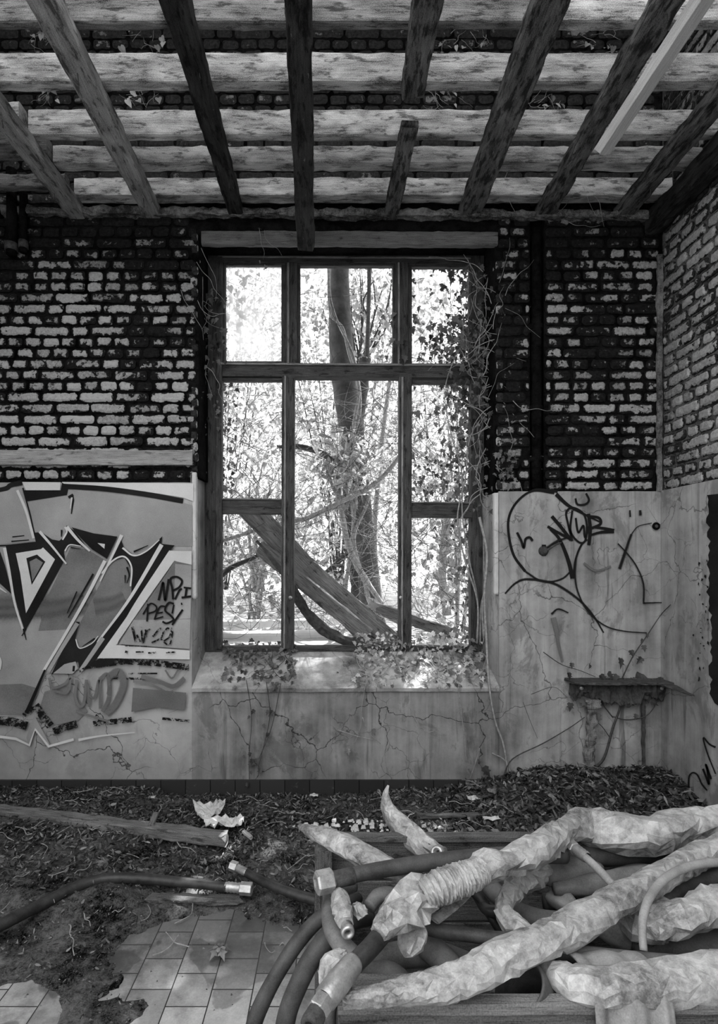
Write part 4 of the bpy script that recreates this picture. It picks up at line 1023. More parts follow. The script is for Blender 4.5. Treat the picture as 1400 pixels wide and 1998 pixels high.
# planks leaning through the window
def plank_px(a, b, Ya, Yb, wpx, th, mat, name, label, seed, side=(0, 0, 1), cat='plank', **kw):
    p0, p1 = P(a[0], a[1], Ya), P(b[0], b[1], Yb); mb = MB()
    board(mb, p0, p1, wpx*(Ya+Yb)/2/F, th, side=side, seg=40, seed=seed, **kw)
    o = mb.build(name, mat, origin=p1); tag(o, label, cat); return o
plank_px((478, 985), (742, 1262), 4.15, 3.70, 46, .03, M['plank'], 'leaning_plank', 'long dark plank leaning outside, reaching from the left glazing rail to the sill', 3, ragged=.06, jit=.01, bev=.003, side=(.3, .25, 1))
plank_px((505, 1068), (718, 1240), 4.0, 3.66, 30, .03, M['plank'], 'leaning_plank', 'shorter splintered plank beneath the long leaning one', 5, ragged=.08, jit=.01, bev=.003, side=(.3, -.3, 1))
plank_px((600, 1110), (765, 1255), 3.92, 3.68, 40, .025, M['plank'], 'leaning_plank', 'lower plank overlapping the long leaning one near the sill', 7, ragged=.05, jit=.01, bev=.003, side=(.3, .1, 1))
plank_px((742, 1188), (880, 1236), 4.1, 3.95, 20, .05, M['plank'], 'broken_beam', 'short split beam lying behind the right mullion', 9, ragged=.08, jit=.02)
plank_px((722, 1175), (800, 1225), 4.2, 4.0, 16, .04, M['strip'], 'broken_beam', 'pale splintered beam end between trunk and right mullion', 11, ragged=.1, jit=.02)
mb = MB(); pxtube(mb, [(500, 1055, 3), (530, 1090, 4.5), (560, 1130, 6), (585, 1175, 8), (615, 1215, 9), (655, 1243, 11), (700, 1258, 10)], 3.8, 10, 8, .35, 6)
tag(mb.build('bark_strip', M['bark_dark'], origin=P(690, 1255, 3.8)), 'curved strip of dark bark hanging below the leaning planks', 'bark')

# ================================================================== IVY
def vine(mb, pts, r0=.004, r1=.0015, jit=.012, n=5, seed=None):
    q = []; m = len(pts); sd = R.random()*90
    for i, p in enumerate(pts):
        e = Vector((mn.noise(Vector((i*.9, sd, 0))), .3*mn.noise(Vector((i*.9, sd, 5))), mn.noise(Vector((i*.9, sd, 9)))))*jit
        q.append(tuple(Vector(p)+e)+(r0+(r1-r0)*i/(m-1),))
    tube(mb, catmull(q, 5), n)
class Ivy:
    def __init__(s, label, origin): s.e = empty('ivy_plant', origin); tag(s.e, label, 'ivy'); s.st = MB(); s.lf = MB()
    def leaves(s, n, x0, y0, x1, y1, Y0, Y1, sz, bias=None, kind='ivy'):
        c = 0
        while c < n:
            x, y = R.uniform(x0, x1), R.uniform(y0, y1)
            if bias and R.random() > bias(x, y): continue
            c += 1
            leaf(s.lf, P(x, y, R.uniform(Y0, Y1)), Vector((R.gauss(0, .5), -1, R.gauss(.35, .5))), Vector((R.gauss(0, .6), 0, -1)), sz*R.uniform(.5, 1.25), R.random(), kind)
    def stems(s, n, x0, y0, x1, y1, Y0, Y1, r=.003, steps=7, L=160, dirn=None):
        for i in range(n):
            x, y = R.uniform(x0, x1), R.uniform(y0, y1); a = dirn(i) if dirn else R.uniform(-math.pi, math.pi); Y = R.uniform(Y0, Y1); q = []
            for k in range(steps):
                q.append(P(x, y, Y)); x += math.cos(a)*L/steps; y += math.sin(a)*L/steps; a += R.gauss(0, .35); Y = min(Y1, max(Y0, Y+R.gauss(0, .01)))
            vine(s.st, q, r*R.uniform(.5, 1.2), r*.3, .01)
    def done(s, lm='ivy', sm='bark_pale'):
        if s.lf.v: s.lf.build('foliage', M[lm], s.e)
        if s.st.v: s.st.build('stem', M[sm], s.e, True)
iv = Ivy('dense ivy hanging over the right hand panes, dark against the light', P(930, 1265, 3.66))
b1 = lambda x, y: .12+.88*smooth(810, 925, x+30*math.sin(y*.03))
iv.leaves(460, 803, 512, 950, 722, 3.64, 3.95, .034, b1); iv.leaves(150, 870, 640, 960, 800, 3.44, 3.52, .028); iv.leaves(150, 905, 512, 950, 1000, 3.44, 3.52, .027)
iv.leaves(300, 803, 740, 945, 975, 3.64, 3.95, .033, lambda x, y: .1+.9*smooth(830, 930, x)); iv.leaves(90, 805, 880, 930, 985, 3.64, 3.9, .022)
iv.leaves(190, 850, 1010, 945, 1262, 3.64, 3.9, .026, lambda x, y: .15+.85*smooth(870, 920, x)); iv.leaves(12, 735, 600, 790, 740, 3.44, 3.55, .034)
iv.stems(26, 800, 520, 950, 1200, 3.62, 3.8, .003); iv.stems(5, 925, 1240, 945, 1265, 3.50, 3.54, .008, 9, 740, lambda i: -math.pi/2+R.uniform(-.06, .06))
iv.done()
iv = Ivy('wiry ivy stems clinging to the right side of the window recess', P(955, 1330, 3.4))
iv.leaves(110, 930, 560, 1000, 1000, 3.3, 3.5, .024); iv.leaves(26, 960, 880, 1010, 950, 3.2, 3.28, .026)
iv.stems(60, 920, 520, 985, 1000, 3.30, 3.5, .0028, 7, 130); iv.stems(9, 950, 500, 1010, 900, 3.25, 3.28, .002, 6, 110)
vine(iv.st, [P(x, y, 3.33) for x, y in ((935, 1010), (950, 1080), (946, 1160), (948, 1230))]+[P(x, y, 3.26) for x, y in ((955, 1330), (965, 1400), (980, 1450), (992, 1510))], .009, .006)
vine(iv.st, [P(x, y, 3.265) for x, y in ((960, 1470), (985, 1485), (1000, 1520))], .004, .003)
iv.done('ivy', 'bark_pale')
iv = Ivy('sparse ivy with pale leaves on the left window jamb', P(400, 900, 3.5))
iv.leaves(24, 398, 565, 440, 680, 3.42, 3.5, .034); iv.leaves(46, 395, 660, 440, 850, 3.44, 3.52, .024); iv.leaves(60, 430, 742, 470, 970, 3.64, 3.9, .026, lambda x, y: .1+.9*smooth(470, 432, x))
iv.leaves(34, 440, 516, 525, 690, 3.68, 3.85, .036, lambda x, y: .1+.9*smooth(520, 440, x), 'heart'); iv.leaves(5, 500, 440, 530, 530, 3.26, 3.28, .022, kind='heart')
iv.stems(12, 385, 560, 430, 780, 3.40, 3.5, .002, 6, 90); iv.stems(5, 345, 460, 400, 600, 3.24, 3.27, .0018, 6, 130, lambda i: 1.2+R.uniform(-.4, .4)); iv.stems(2, 500, 430, 520, 450, 3.26, 3.28, .0015, 5, 80, lambda i: 1.4)
iv.done()
def sillp(px, t, up=.01): # a point on the sloping sill
    Y = D-.03+(YB+.04-D+.03)*t; z = ZSILL+(P(700, 1268, YB).z-ZSILL)*t+up
    return Vector(((px-CX)*Y/F, Y, z))
for (lab, x0, x1, n, ns) in (('ivy trailing over the left part of the sill and down the plaster', 430, 580, 170, 7), ('thick leafy ivy heap on the right half of the window sill', 690, 950, 560, 16)):
    iv = Ivy(lab, sillp((x0+x1)/2, .5))
    for i in range(n):
        t = R.random()**.6*1.15-.1; p = sillp(R.uniform(x0, x1), t, R.uniform(.008, (.11 if x0 > 600 and t > .75 else .05) if t > .4 else .02))
        leaf(iv.lf, p, Vector((R.gauss(0, .5), -.8, 1+R.gauss(0, .4))), Vector((R.gauss(0, .8), -1, R.gauss(-.3, .5))), R.uniform(.012, .032), R.random(), 'ivy')
    for i in range(ns):
        a = R.uniform(x0, x1); q = [sillp(a+k*R.uniform(-6, 6), max(-.1, .95-.17*k), R.uniform(.01, .035)) for k in range(6)]; vine(iv.st, q, .003, .0015)
    if x0 < 500:
        strands = (((482, 1330), (488, 1400), (486, 1470), (487, 1520)), ((520, 1330), (522, 1400), (512, 1470), (500, 1500)), ((545, 1330), (530, 1420), (500, 1490)))
    else:
        strands = (((716, 1330), (706, 1380), (704, 1420), (690, 1450)), ((800, 1380), (812, 1410), (830, 1426), (850, 1426)), ((893, 1330), (900, 1400), (906, 1440), (908, 1490)), ((935, 1460), (925, 1490), (915, 1520)), ((662, 1422), (700, 1436), (732, 1444)), ((706, 1400), (716, 1430), (740, 1452)))
    for s_ in strands:
        vine(iv.st, [P(x, y, 3.262) for x, y in s_], .0025, .0015, .02)
        for (x, y) in s_[1:]:
            for k in range(R.randint(1, 3) if x0 < 500 else R.randint(0, 2)): leaf(iv.lf, P(x+R.uniform(-12, 12), y+R.uniform(-18, 18), 3.255), Vector((R.gauss(0, .3), -1, .3)), Vector((R.gauss(0, .7), 0, -1)), R.uniform(.016, .03), R.random()*.4, 'ivy')
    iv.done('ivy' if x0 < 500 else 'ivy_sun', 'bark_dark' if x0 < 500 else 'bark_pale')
# corner ledge with ivy
rt = empty('corner_ledge', (wx(1200), D-.06, wz(1345))); tag(rt, 'rotten wall ledge with broken dark edge fixed in the plaster corner', 'shelf')
mb = MB(); zt = .728
board(mb, (wx(1100), D-.075, zt-.01), (XW-.02, D-.075, zt-.012), .13, .016, side=(0, 1, 0), seg=60, jit=.02, bev=.004, seed=70, ragged=.03)
board(mb, (XW-.055, D-.10, zt-.012), (XW-.055, 2.93, zt-.02), .075, .016, side=(1, 0, 0), seg=30, jit=.02, bev=.004, seed=71, ragged=.02, taper1=.3); mb.build('ledge_top', M['rust'], rt)
mb = MB(); board(mb, (wx(1106), D-.05, zt-.075), (XW-.02, D-.05, zt-.07), .10, .045, side=(0, 0, 1), seg=110, jit=.12, bev=.014, seed=72, ragged=.03); mb.build('rotten_apron', M['rust'], rt)
mb = MB(); board(mb, (wx(1146), D-.05, zt-.12), (wx(1144), D-.04, .12), .045, .04, side=(1, 0, 0), seg=50, jit=.03, bev=.006, seed=73, taper0=1.5); mb.build('leg', M['litterwood'], rt)
mb = MB(); board(mb, (wx(1247), D-.035, zt-.12), (wx(1250), D-.03, .12), .018, .018, side=(1, 0, 0), seg=30, jit=.01, seed=74); mb.build('leg', M['rust'], rt)  # thin rod added in place of a stain on the wall, no real leg
for x in (1122, 1275):
    mb = MB(); p = Vector((wx(x), D-.078, zt-.05)); lathe(mb, p+Vector((0, .01, 0)), p-Vector((0, .008, 0)), [(0, .012), (.8, .011), (1, 0)]); mb.build('bolt_head', M['metal'], rt)
iv = Ivy('dark withered ivy climbing over the corner ledge', P(1150, 1500, 3.25))
Yl = 3.255
for s_, r_ in ((((1148, 1506), (1175, 1480), (1195, 1420), (1208, 1380), (1218, 1330)), .009), (((1195, 1400), (1175, 1375), (1160, 1350)), .004), (((1195, 1400), (1225, 1405), (1260, 1395), (1285, 1365), (1300, 1330)), .004), (((1210, 1330), (1235, 1280), (1262, 1240), (1290, 1200), (1307, 1178)), .004),
                ((( 980, 1520), (1000, 1480), (1060, 1450), (1110, 1420), (1140, 1398)), .004), (((1060, 1274), (1095, 1295), (1130, 1310), (1160, 1320)), .003), (((1190, 1440), (1170, 1415), (1150, 1400)), .003), (((1020, 1370), (1035, 1410), (1048, 1440)), .0015), (((1035, 1355), (1080, 1340), (1105, 1360)), .0018)):
    sm_ = MB(); vine(sm_, [P(x, y, min(Yl, F*(XW-.03)/(x-CX))) for x, y in s_], r_, r_*.6, .012); sm_.build('stem', M['bark_dark'], iv.e, True)
for (x, y, s_) in ((1210, 1292, .045), (1232, 1274, .03), (1248, 1288, .034), (1256, 1264, .028), (1252, 1250, .02), (1262, 1240, .02), (1115, 1298, .025), (1150, 1300, .022), (1190, 1318, .04), (1175, 1322, .035), (1155, 1445, .03), (1112, 1378, .035), (1230, 1370, .03), (1165, 1400, .04), (1150, 1385, .04), (1140, 1370, .045), (1240, 1398, .025), (1275, 1372, .03), (1110, 1318, .03), (1200, 1322, .035), (948, 1504, .045), (998, 1512, .035)):
    leaf(iv.lf, P(x, y, Yl-.02), Vector((R.gauss(0, .5), -1, .4)), Vector((R.gauss(0, .8), 0, -1)), s_, R.random()*.6, 'ivy')
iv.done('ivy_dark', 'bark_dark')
# sprigs among the crossbeams
iv = Ivy('small pale weeds growing behind the crossbeams', (0, 3.25, 3.9))
for (x0, x1, y0, y1, n) in ((235, 330, 55, 100, 8), (240, 330, 175, 212, 8), (850, 960, 60, 95, 7), (840, 900, 180, 210, 4), (1030, 1100, 170, 210, 6), (1140, 1200, 60, 100, 6), (60, 160, 170, 200, 4), (60, 100, 60, 100, 5)):
    iv.leaves(n, x0, y0, x1, y1, 3.12, 3.2, .030, kind='heart'); iv.stems(8, x0, y0, x1, y1, 3.2, 3.26, .0018, 5, 45)
iv.stems(7, 920, 340, 1160, 440, 3.15, 3.24, .002, 5, 80)
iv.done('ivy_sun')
# ================================================================== FLOOR DEBRIS
def dirt_h(x, y):
    n = fbm((x*2.2, y*2.2, 3), 1, 5); n2 = fbm((x*9, y*9, 1), 1, 4)
    b = -.035
    b += .055*smooth(2.02, 2.30, y+.22*n)
    b += .046*smooth(-.60, -.84, x+.18*n+.25*(y-1.9))*smooth(1.45, 1.75, y+.35*n)
    b -= .03*math.exp(-((x+1.08)**2/.02+(y-1.76)**2/.012))+.025*math.exp(-((x+.93)**2/.012+(y-1.70)**2/.006))
    b += .035*smooth(.05, .5, x)*smooth(1.7, 2.1, y)
    b += .018*math.exp(-((x+.42)**2+(y-1.78)**2)/.02)+.022*math.exp(-((x+.62)**2+(y-1.74)**2)/.03)
    b += .13*smooth(.55, 1.3, x)*smooth(2.35, 3.25, y)
    b += .012*smooth(2.9, 3.1, y)*smooth(3.27, 3.15, y)
    return b+.009*n+.010*n2+.006*abs(fbm((x*24, y*24, 5), 1, 2))
mb = MB(); nx, ny = 300, 150; x0, x1, y0, y1 = -2.3, XW-.01, 1.45, D-.03
for j in range(ny+1):
    for i in range(nx+1):
        x = x0+(x1-x0)*i/nx; y = y0+(y1-y0)*j/ny
        mb.v.append(Vector((x, y, dirt_h(x, y)))); mb.a.append(.5); mb.b.append(.5)
for j in range(ny):
    for i in range(nx):
        q = j*(nx+1)+i; f = (q, q+1, q+nx+2, q+nx+1)
        if max(mb.v[k].z for k in f) > -.004: mb.face(f)
tag(mb.build('dirt_layer', M['soil'], None, True), 'black crumbly dirt spread over the tiled floor towards the back wall', 'dirt', kind='stuff')
def dead_leaf(mb, p, s, rnd, tilt=.5):
    n = Vector((R.gauss(0, tilt), R.gauss(0, tilt), 1)).normalized(); a = R.uniform(0, 6.28); u = Vector((math.cos(a), math.sin(a), 0)); u = (u-n*u.dot(n)).normalized(); v = n.cross(u)
    wv = R.uniform(.14, .55)*R.uniform(.6, 1); c = R.uniform(.1, .6); o = len(mb.v)
    for (y, w_, h) in ((-1, 0, .3), (-.45, 1, 0), (0, .9, -.05), (.5, .75, .1), (1.1, 0, .5)):
        for sd in ((-1, 1) if w_ else (0,)):
            mb.v.append(Vector(p)+u*(y*s)+v*(sd*w_*wv*s)+n*((h*c+abs(sd)*c*.5*w_)*s)); mb.a.append(1); mb.b.append(rnd)
    # verts: 0 tip,1,2,3,4,5,6,7 end
    for f in ((0, 1, 2), (1, 3, 4, 2), (3, 5, 6, 4), (5, 7, 6)): mb.face([o+k for k in f])
mb = MB(); c = 0
while c < 26000:
    x, y = R.uniform(-2.2, XW-.03), 1.6+(D-.05-1.6)*R.random()**.75; h = dirt_h(x, y)
    if h < 0: continue
    dens = .5+.5*smooth(2.1, 2.7, y+.3*fbm((x*3, y*3, 7)))
    if x > .7: dens = 1
    if R.random() > dens: continue
    c += 1; dead_leaf(mb, (x, y, h+R.uniform(0, .018)), R.uniform(.005, .018)*(1.6 if x > .6 and y > 2.4 else 1)*(.7 if y < 2.3 else 1), R.random()**(3.4 if x > .6 and y > 2.55 else 2.6), .9)
tag(mb.build('leaf_litter', M['litter'], None), 'carpet of dead leaves and bark crumbs on the dirt and in the corner', 'leaf litter', kind='stuff')
mb = MB()
for i in range(5200):
    x, y = R.uniform(-2.0, 1.3), R.uniform(1.45, 3.2); h = max(0, dirt_h(x, y))
    if h == 0 and (R.random() > .10 or x > -.1): continue
    s = R.uniform(.0015, .006); o = len(mb.v); rn = R.random()**1.5
    for d in ((1, 0, 0), (-.6, .9, 0), (-.5, -.8, 0), (0, 0, 1.0)):
        mb.v.append(Vector((x, y, h))+Vector(d)*s*R.uniform(.6, 1.3)); mb.a.append(1); mb.b.append(rn)
    for f in ((0, 1, 3), (1, 2, 3), (2, 0, 3)): mb.face([o+k for k in f])
tag(mb.build('grit', M['litter'], None), 'pale and dark grit scattered over floor tiles and dirt', 'grit', kind='stuff')
mb = MB()
for i in range(150):
    x, y = R.uniform(-1.6, 1.7), R.uniform(1.9, 3.2); h = max(.0, dirt_h(x, y))+.015; a = R.uniform(0, 3.14); L = R.uniform(.04, .16); q = []
    for k in range(5):
        q.append((x, y, h+R.uniform(0, .015), R.uniform(.0012, .0028))); x += math.cos(a)*L/4; y += math.sin(a)*L/4; a += R.gauss(0, .4)
    tube(mb, catmull(q, 3), 4)
tag(mb.build('twig_litter', M['bark_pale'], None, True), 'thin broken twigs strewn through the leaf litter', 'twigs', kind='stuff')
# planks and scraps on the floor
def floor_board(name, a, b, z, wid, th, mat, label, cat, seed, **kw):
    p0, p1 = Pz(a[0], a[1], z), Pz(b[0], b[1], z); mb = MB(); board(mb, p0, p1, wid, th, side=(0, 1, 0), seg=44, seed=seed, **kw)
    o = mb.build(name, mat, origin=(p0+p1)/2-Vector((0, 0, th/2))); tag(o, label, cat); return o
floor_board('floor_plank', (-130, 1568), (442, 1637), .075, .07, .05, M['litterwood'], 'long wet timber lying across the litter at the left wall side', 'plank', 80, jit=.012, ragged=.04)
floor_board('wood_scrap', (290, 1752), (470, 1756), .03, .05, .02, M['crate'], 'short flat dark board just behind the brass ended hose', 'plank', 81, jit=.012, ragged=.04)
floor_board('wood_scrap', (294, 1612), (304, 1588), .10, .03, .02, M['litterwood'], 'small wood block leaning on the long floor timber', 'wood', 82, ragged=.01)
floor_board('wood_scrap', (475, 1622), (490, 1635), .07, .02, .012, M['strip'], 'small pale splinter beyond the end of the long floor timber', 'wood', 83, ragged=.02)
floor_board('wood_scrap', (820, 1592), (950, 1590), .09, .03, .02, M['crate'], 'dark stick lying in the litter under the window behind the crate', 'wood', 84, ragged=.03)
def paper(label, quads, cat='paper'):
    c = Pz(*quads[len(quads)//2][len(quads[0])//2], .09); mb = MB(); nr, nc = len(quads), len(quads[0]); S = 5
    for j in range((nr-1)*S+1):
        for i in range((nc-1)*S+1):
            a, b = min(j//S, nr-2), min(i//S, nc-2); u, v = i/S-b, j/S-a
            A, B_, C_, E_ = quads[a][b], quads[a][b+1], quads[a+1][b], quads[a+1][b+1]
            x = (A[0]*(1-u)+B_[0]*u)*(1-v)+(C_[0]*(1-u)+E_[0]*u)*v; y = (A[1]*(1-u)+B_[1]*u)*(1-v)+(C_[1]*(1-u)+E_[1]*u)*v
            p = Pz(x, y, .075); p.z += .05*abs(fbm((x*.11, y*.16, 2), 1, 3)); mb.v.append(p); mb.a.append(.5); mb.b.append(.5)
    W = (nc-1)*S+1
    for j in range((nr-1)*S):
        for i in range((nc-1)*S):
            q = j*W+i; mb.face((q, q+W, q+W+1, q+1))
    o = mb.build('paper_scrap', M['paper'], origin=(c.x, c.y, .075)); tag(o, label, cat)
    so = o.modifiers.new('thick', 'SOLIDIFY'); so.thickness = .002
paper('crumpled torn paper sheet lying in the litter beyond the floor timber', (((376, 1566), (410, 1572), (440, 1560)), ((380, 1580), (412, 1590), (438, 1575)), ((386, 1600), (410, 1597), (432, 1588))))
paper('folded flattened carton scrap just right of the torn paper sheet', (((400, 1600), (440, 1597), (476, 1598)), ((397, 1608), (440, 1606), (474, 1608)), ((404, 1617), (440, 1615), (468, 1616))))
for i, (x, y, s, lb) in enumerate(((290, 1558, 12, 'small pale paper shred near the skirting left of the torn sheet'), (612, 1553, 8, 'tiny white scrap against the skirting under the window'), (925, 1560, 14, 'crumpled pale foil scrap beyond the crate near the wall'), (958, 1600, 16, 'curled pale paper scrap in the litter right of the crate rim'))):
    mb = MB(); p = Pz(x, y, .1 if x > 800 else .06); o = 0
    r = s*p.y/F
    for j in range(5):
        for k in range(5):
            mb.v.append(p+Vector(((k/4-.5)*2*r, (j/4-.5)*r, .5*r*nz((k*1.3, j*1.7, i*5))+.3*r))); mb.a.append(.5); mb.b.append(.5)
    for j in range(4):
        for k in range(4):
            q = j*5+k; mb.face((q, q+1, q+6, q+5))
    ob = mb.build('paper_scrap', M['paper'], origin=p); tag(ob, lb, 'paper')
    so = ob.modifiers.new('thick', 'SOLIDIFY'); so.thickness = .0015
mb = MB(); p = Pz(428, 1856, .02)
for a in range(5):
    an = a*1.25+.3; leaf(mb, p+Vector((math.cos(an)*.02, math.sin(an)*.02, .008)), Vector((math.cos(an)*.5, math.sin(an)*.5, 1)), Vector((math.cos(an), math.sin(an), .2)), .032, .6, 'ivy')
tag(mb.build('dead_leaf', M['litter'], origin=p-Vector((0, 0, .015))), 'single curled dead maple leaf lying on the clean tiles', 'leaf')

# ------------------------------------------------------------------ hoses
def hose(label, pts, z=None, mat='rubber', name='rubber_hose', n=14, sub=7, wr=.02, sleeve=None, cat='hose', fit=(), world=None, origin=None, sn='plastic_sleeve', sm='plastic', part='hose'):
    """pts (px,py,z,rpx) -> root with a hose body, optional sleeve, fittings"""
    def cv(p):
        q = Pz(p[0], p[1], p[2]); return (q.x, q.y, q.z, p[3]*q.y/F)
    W = [cv(p) for p in pts]; mid = W[len(W)//2]
    rt = empty(name, origin or (mid[0], mid[1], mid[2]-mid[3])); tag(rt, label, cat)
    mb = MB(); tube(mb, catmull(W, sub), n, wr, .4, R.random()*40); mb.build(part, M[mat], rt, True)
    if sleeve:
        for sl in sleeve:
            opt = dict(wr=.22, wf=1.2, ridge=0., sq=.95, mat=sm)
            if isinstance(sl, tuple): sl, o2 = sl; opt.update(o2)
            mb = MB(); crumple(mb, catmull([cv(p) for p in sl], 10), 15, opt['wr']*.8, R.random()*40, opt['sq'], opt['ridge']); mb.build(sn, M[opt['mat']], rt, False)
    for (a, b, prof, kind) in fit:
        A, B_ = Vector(cv(a)[:3]), Vector(cv(b)[:3]); k = A.y/F; mb = MB()
        lathe(mb, A, B_, [(t, r*k) for t, r in prof], 18, sides=6 if kind == 'hex' else None)
        mb.build('hex_nut' if kind == 'hex' else 'coupling', M['metal'] if kind != 'dark' else M['rust'], rt, kind != 'hex')
    return rt
NUT = lambda r: [(0, r*.62), (0, r*.86), (.06, r), (.94, r), (1, r*.86), (1, r*.5)]
OPEN = lambda r: [(.6, r*.45), (0, r*.62), (0, r*.95), (.05, r), (1, r), (1, r*.8)]
RIB = lambda r: [(0, r*.9)]+[((i+.5)/9, r*(1 if i % 2 else .86)) for i in range(8)]+[(1, r*.85)]
hose('black hose lying across the floor at left with steel coupling end', [(-140, 1880, .085, 13), (0, 1806, .085, 12), (80, 1765, .08, 11), (150, 1730, .08, 10.5), (215, 1714, .075, 10), (300, 1716, .07, 9.5), (380, 1724, .07, 9), (446, 1731, .07, 8.5)], mat='rubber_dark',
     fit=[((440, 1730, .07, 0), (470, 1733, .07, 0), RIB(10), 'rib'), ((468, 1733, .07, 0), (492, 1735, .07, 0), NUT(12), 'hex')])
hose('black hose running behind the crate with a ribbed steel end pointing at the wall', [(478, 1701, .09, 8), (510, 1718, .08, 9), (560, 1739, .075, 9.5), (620, 1757, .07, 10), (700, 1768, .07, 10), (800, 1770, .07, 10)], mat='rubber_dark',
     fit=[((462, 1693, .095, 0), (482, 1703, .09, 0), RIB(8), 'rib'), ((449, 1688, .1, 0), (463, 1693, .095, 0), NUT(10), 'hex')])

# ================================================================== CRATE
ZR = .55; YN, YFAR = 1.075, 1.735; XC0, XC1 = .012, 1.42
XCB = P(622, 0, YFAR).x
ct = empty('wooden_crate', (.7, 1.4, 0)); tag(ct, 'large open wooden crate filled with hoses in the right foreground', 'crate')
def cboard(p0, p1, w_, t_, side, mat, name, seed, **kw):
    mb = MB(); board(mb, p0, p1, w_, t_, side=side, seg=30, jit=.003, bev=.003, seed=seed, **kw); return mb.build(name, M[mat], ct)
for k in range(4):
    z = ZR-.065-k*.135
    cboard((XCB, YFAR+.012, z), (XC1, YFAR+.012, z), .128, .022, (0, 0, 1), 'crate', 'back_slat', 90+k)
    cboard((XC0-.0, YN+.012, z), (XC1, YN+.012, z), .128, .022, (0, 0, 1), 'crate', 'front_slat', 95+k)
    cboard((XC1, YN+.02, z), (XC1, YFAR, z), .128, .022, (0, 0, 1), 'crate', 'side_slat', 100+k)
    if k: cboard((XC0+.0, YN+.02, z), (XCB+.02, YFAR, z), .128, .022, (0, 0, 1), 'crate', 'side_slat', 105+k)
cboard((XC0-.005, YN+.01, ZR+.006), (XC1+.02, YN+.01, ZR+.006), .032, .022, (0, 1, 0), 'crate_pale', 'front_rail', 111)
cboard((XC0+.0, YN+.055, ZR+.004), (.33, YN+.055, ZR+.004), .04, .03, (0, 1, 0), 'crate_pale', 'inner_rail', 112)
cboard((XCB-.01, YFAR+.005, ZR+.004), (XC1+.02, YFAR+.005, ZR+.004), .034, .02, (0, 1, 0), 'crate', 'back_rail', 113)
cboard((XCB+.015, YFAR-.03, 0), (XCB+.015, YFAR-.03, ZR-.01), .055, .04, (1, 0, 0), 'crate', 'corner_post', 114)
cboard((XC0+.02, YN+.05, 0), (XC0+.02, YN+.05, ZR-.02), .05, .04, (1, 0, 0), 'crate', 'corner_post', 115)
mb = MB(); box(mb, (XC0+.02, YN+.02, .02), (XC1-.02, YFAR-.01, .05)); mb.build('bottom_board', M['crate'], ct)

# ---- hoses inside, lowest first
def cz(a, b, n=6): return None
hose('thick grey hose coiled in the shadow at the front left inside the crate', [(700, 1890, .46, 24), (760, 1868, .47, 24), (830, 1860, .47, 24), (900, 1880, .46, 24), (960, 1910, .45, 24)], mat='rubber_grey')
hose('fat grey hose curving down beneath the torn plastic at front left', [(790, 1790, .50, 24), (830, 1840, .50, 25), (870, 1880, .50, 26), (905, 1930, .48, 26)], mat='rubber_grey')
hose('grey hose end lying low at the front left corner of the crate', [(690, 1930, .50, 20), (720, 1905, .51, 20), (760, 1900, .51, 21), (800, 1930, .49, 21)], mat='rubber_grey')
hose('dusty hose running under the middle of the heap', [(930, 1700, .47, 18), (985, 1760, .47, 18), (1050, 1795, .48, 20), (1150, 1800, .48, 20), (1290, 1780, .47, 20)], mat='rubber_grey')
hose('dark hose deep down at the right of the heap', [(1060, 1760, .45, 16), (1160, 1770, .45, 16), (1300, 1820, .45, 18), (1480, 1840, .45, 18)], mat='rubber')
hose('black kinked hose in the dark hollow left of centre', [(930, 1745, .50, 11), (950, 1775, .52, 11), (985, 1782, .53, 12), (1000, 1812, .52, 12)], mat='rubber_dark')
hose('thin dark hose dropping from the gathered sleeve', [(900, 1725, .54, 9), (935, 1750, .53, 10), (960, 1790, .50, 10), (985, 1830, .48, 10)], mat='rubber_dark')
hose('wide dusty hose half buried below the long diagonal sleeve', [(1230, 1850, .50, 30), (1290, 1850, .50, 34), (1370, 1850, .50, 36), (1480, 1845, .50, 36)], mat='rubber', wr=.05)
hose('thick dark hose lying along the back right under the sleeve', [(1090, 1672, .56, 17), (1150, 1668, .57, 21), (1240, 1662, .57, 22), (1330, 1660, .57, 20), (1480, 1660, .57, 20)], mat='rubber')
hose('smooth dark hose curving out at far right below the thin hose', [(1270, 1790, .56, 16), (1310, 1750, .58, 17), (1360, 1722, .58, 17), (1480, 1700, .58, 17)], mat='rubber')
hose('flattened dusty rubber lining spread under the small coupling', [(1050, 1705, .545, 14), (1090, 1705, .55, 24), (1130, 1700, .55, 24), (1170, 1694, .55, 12)], mat='rubber_grey', wr=.18, name='rubber_sheet', cat='sheet', part='sheet')
hose('dull crumpled sheet right of the small coupling', [(1080, 1735, .53, 10), (1170, 1725, .54, 22), (1250, 1712, .55, 24), (1300, 1700, .55, 12)], mat='rubber_grey', wr=.25, name='rubber_sheet', cat='sheet', part='sheet')
hose('rough folded canvas wedged below the diagonal sleeve', [(1160, 1800, .53, 22), (1200, 1815, .53, 30), (1235, 1830, .52, 26), (1250, 1845, .52, 10)], mat='rubber_grey', wr=.2, name='canvas_bundle', cat='cloth', part='canvas')
hose('small crumpled grey rag in the hollow at the centre of the heap', [(1075, 1750, .49, 14), (1100, 1762, .50, 17), (1120, 1775, .50, 12)], mat='cloth', wr=.4, name='rag', cat='cloth', part='cloth')
hose('dark smooth hose passing left of the long sleeve towards centre', [(800, 1800, .565, 12), (850, 1815, .57, 13), (900, 1822, .57, 13), (960, 1830, .57, 12), (1030, 1832, .56, 12)], mat='rubber')
hose('tapering grey hose emerging right of the diagonal sleeve', [(1080, 1860, .56, 15), (1130, 1862, .57, 15), (1200, 1868, .57, 14), (1280, 1873, .57, 12), (1350, 1876, .57, 10)], mat='rubber_grey')
hose('short hose stub below the tapering grey hose', [(1065, 1885, .53, 12), (1100, 1880, .53, 14), (1128, 1890, .53, 12)], mat='cloth', wr=.25)
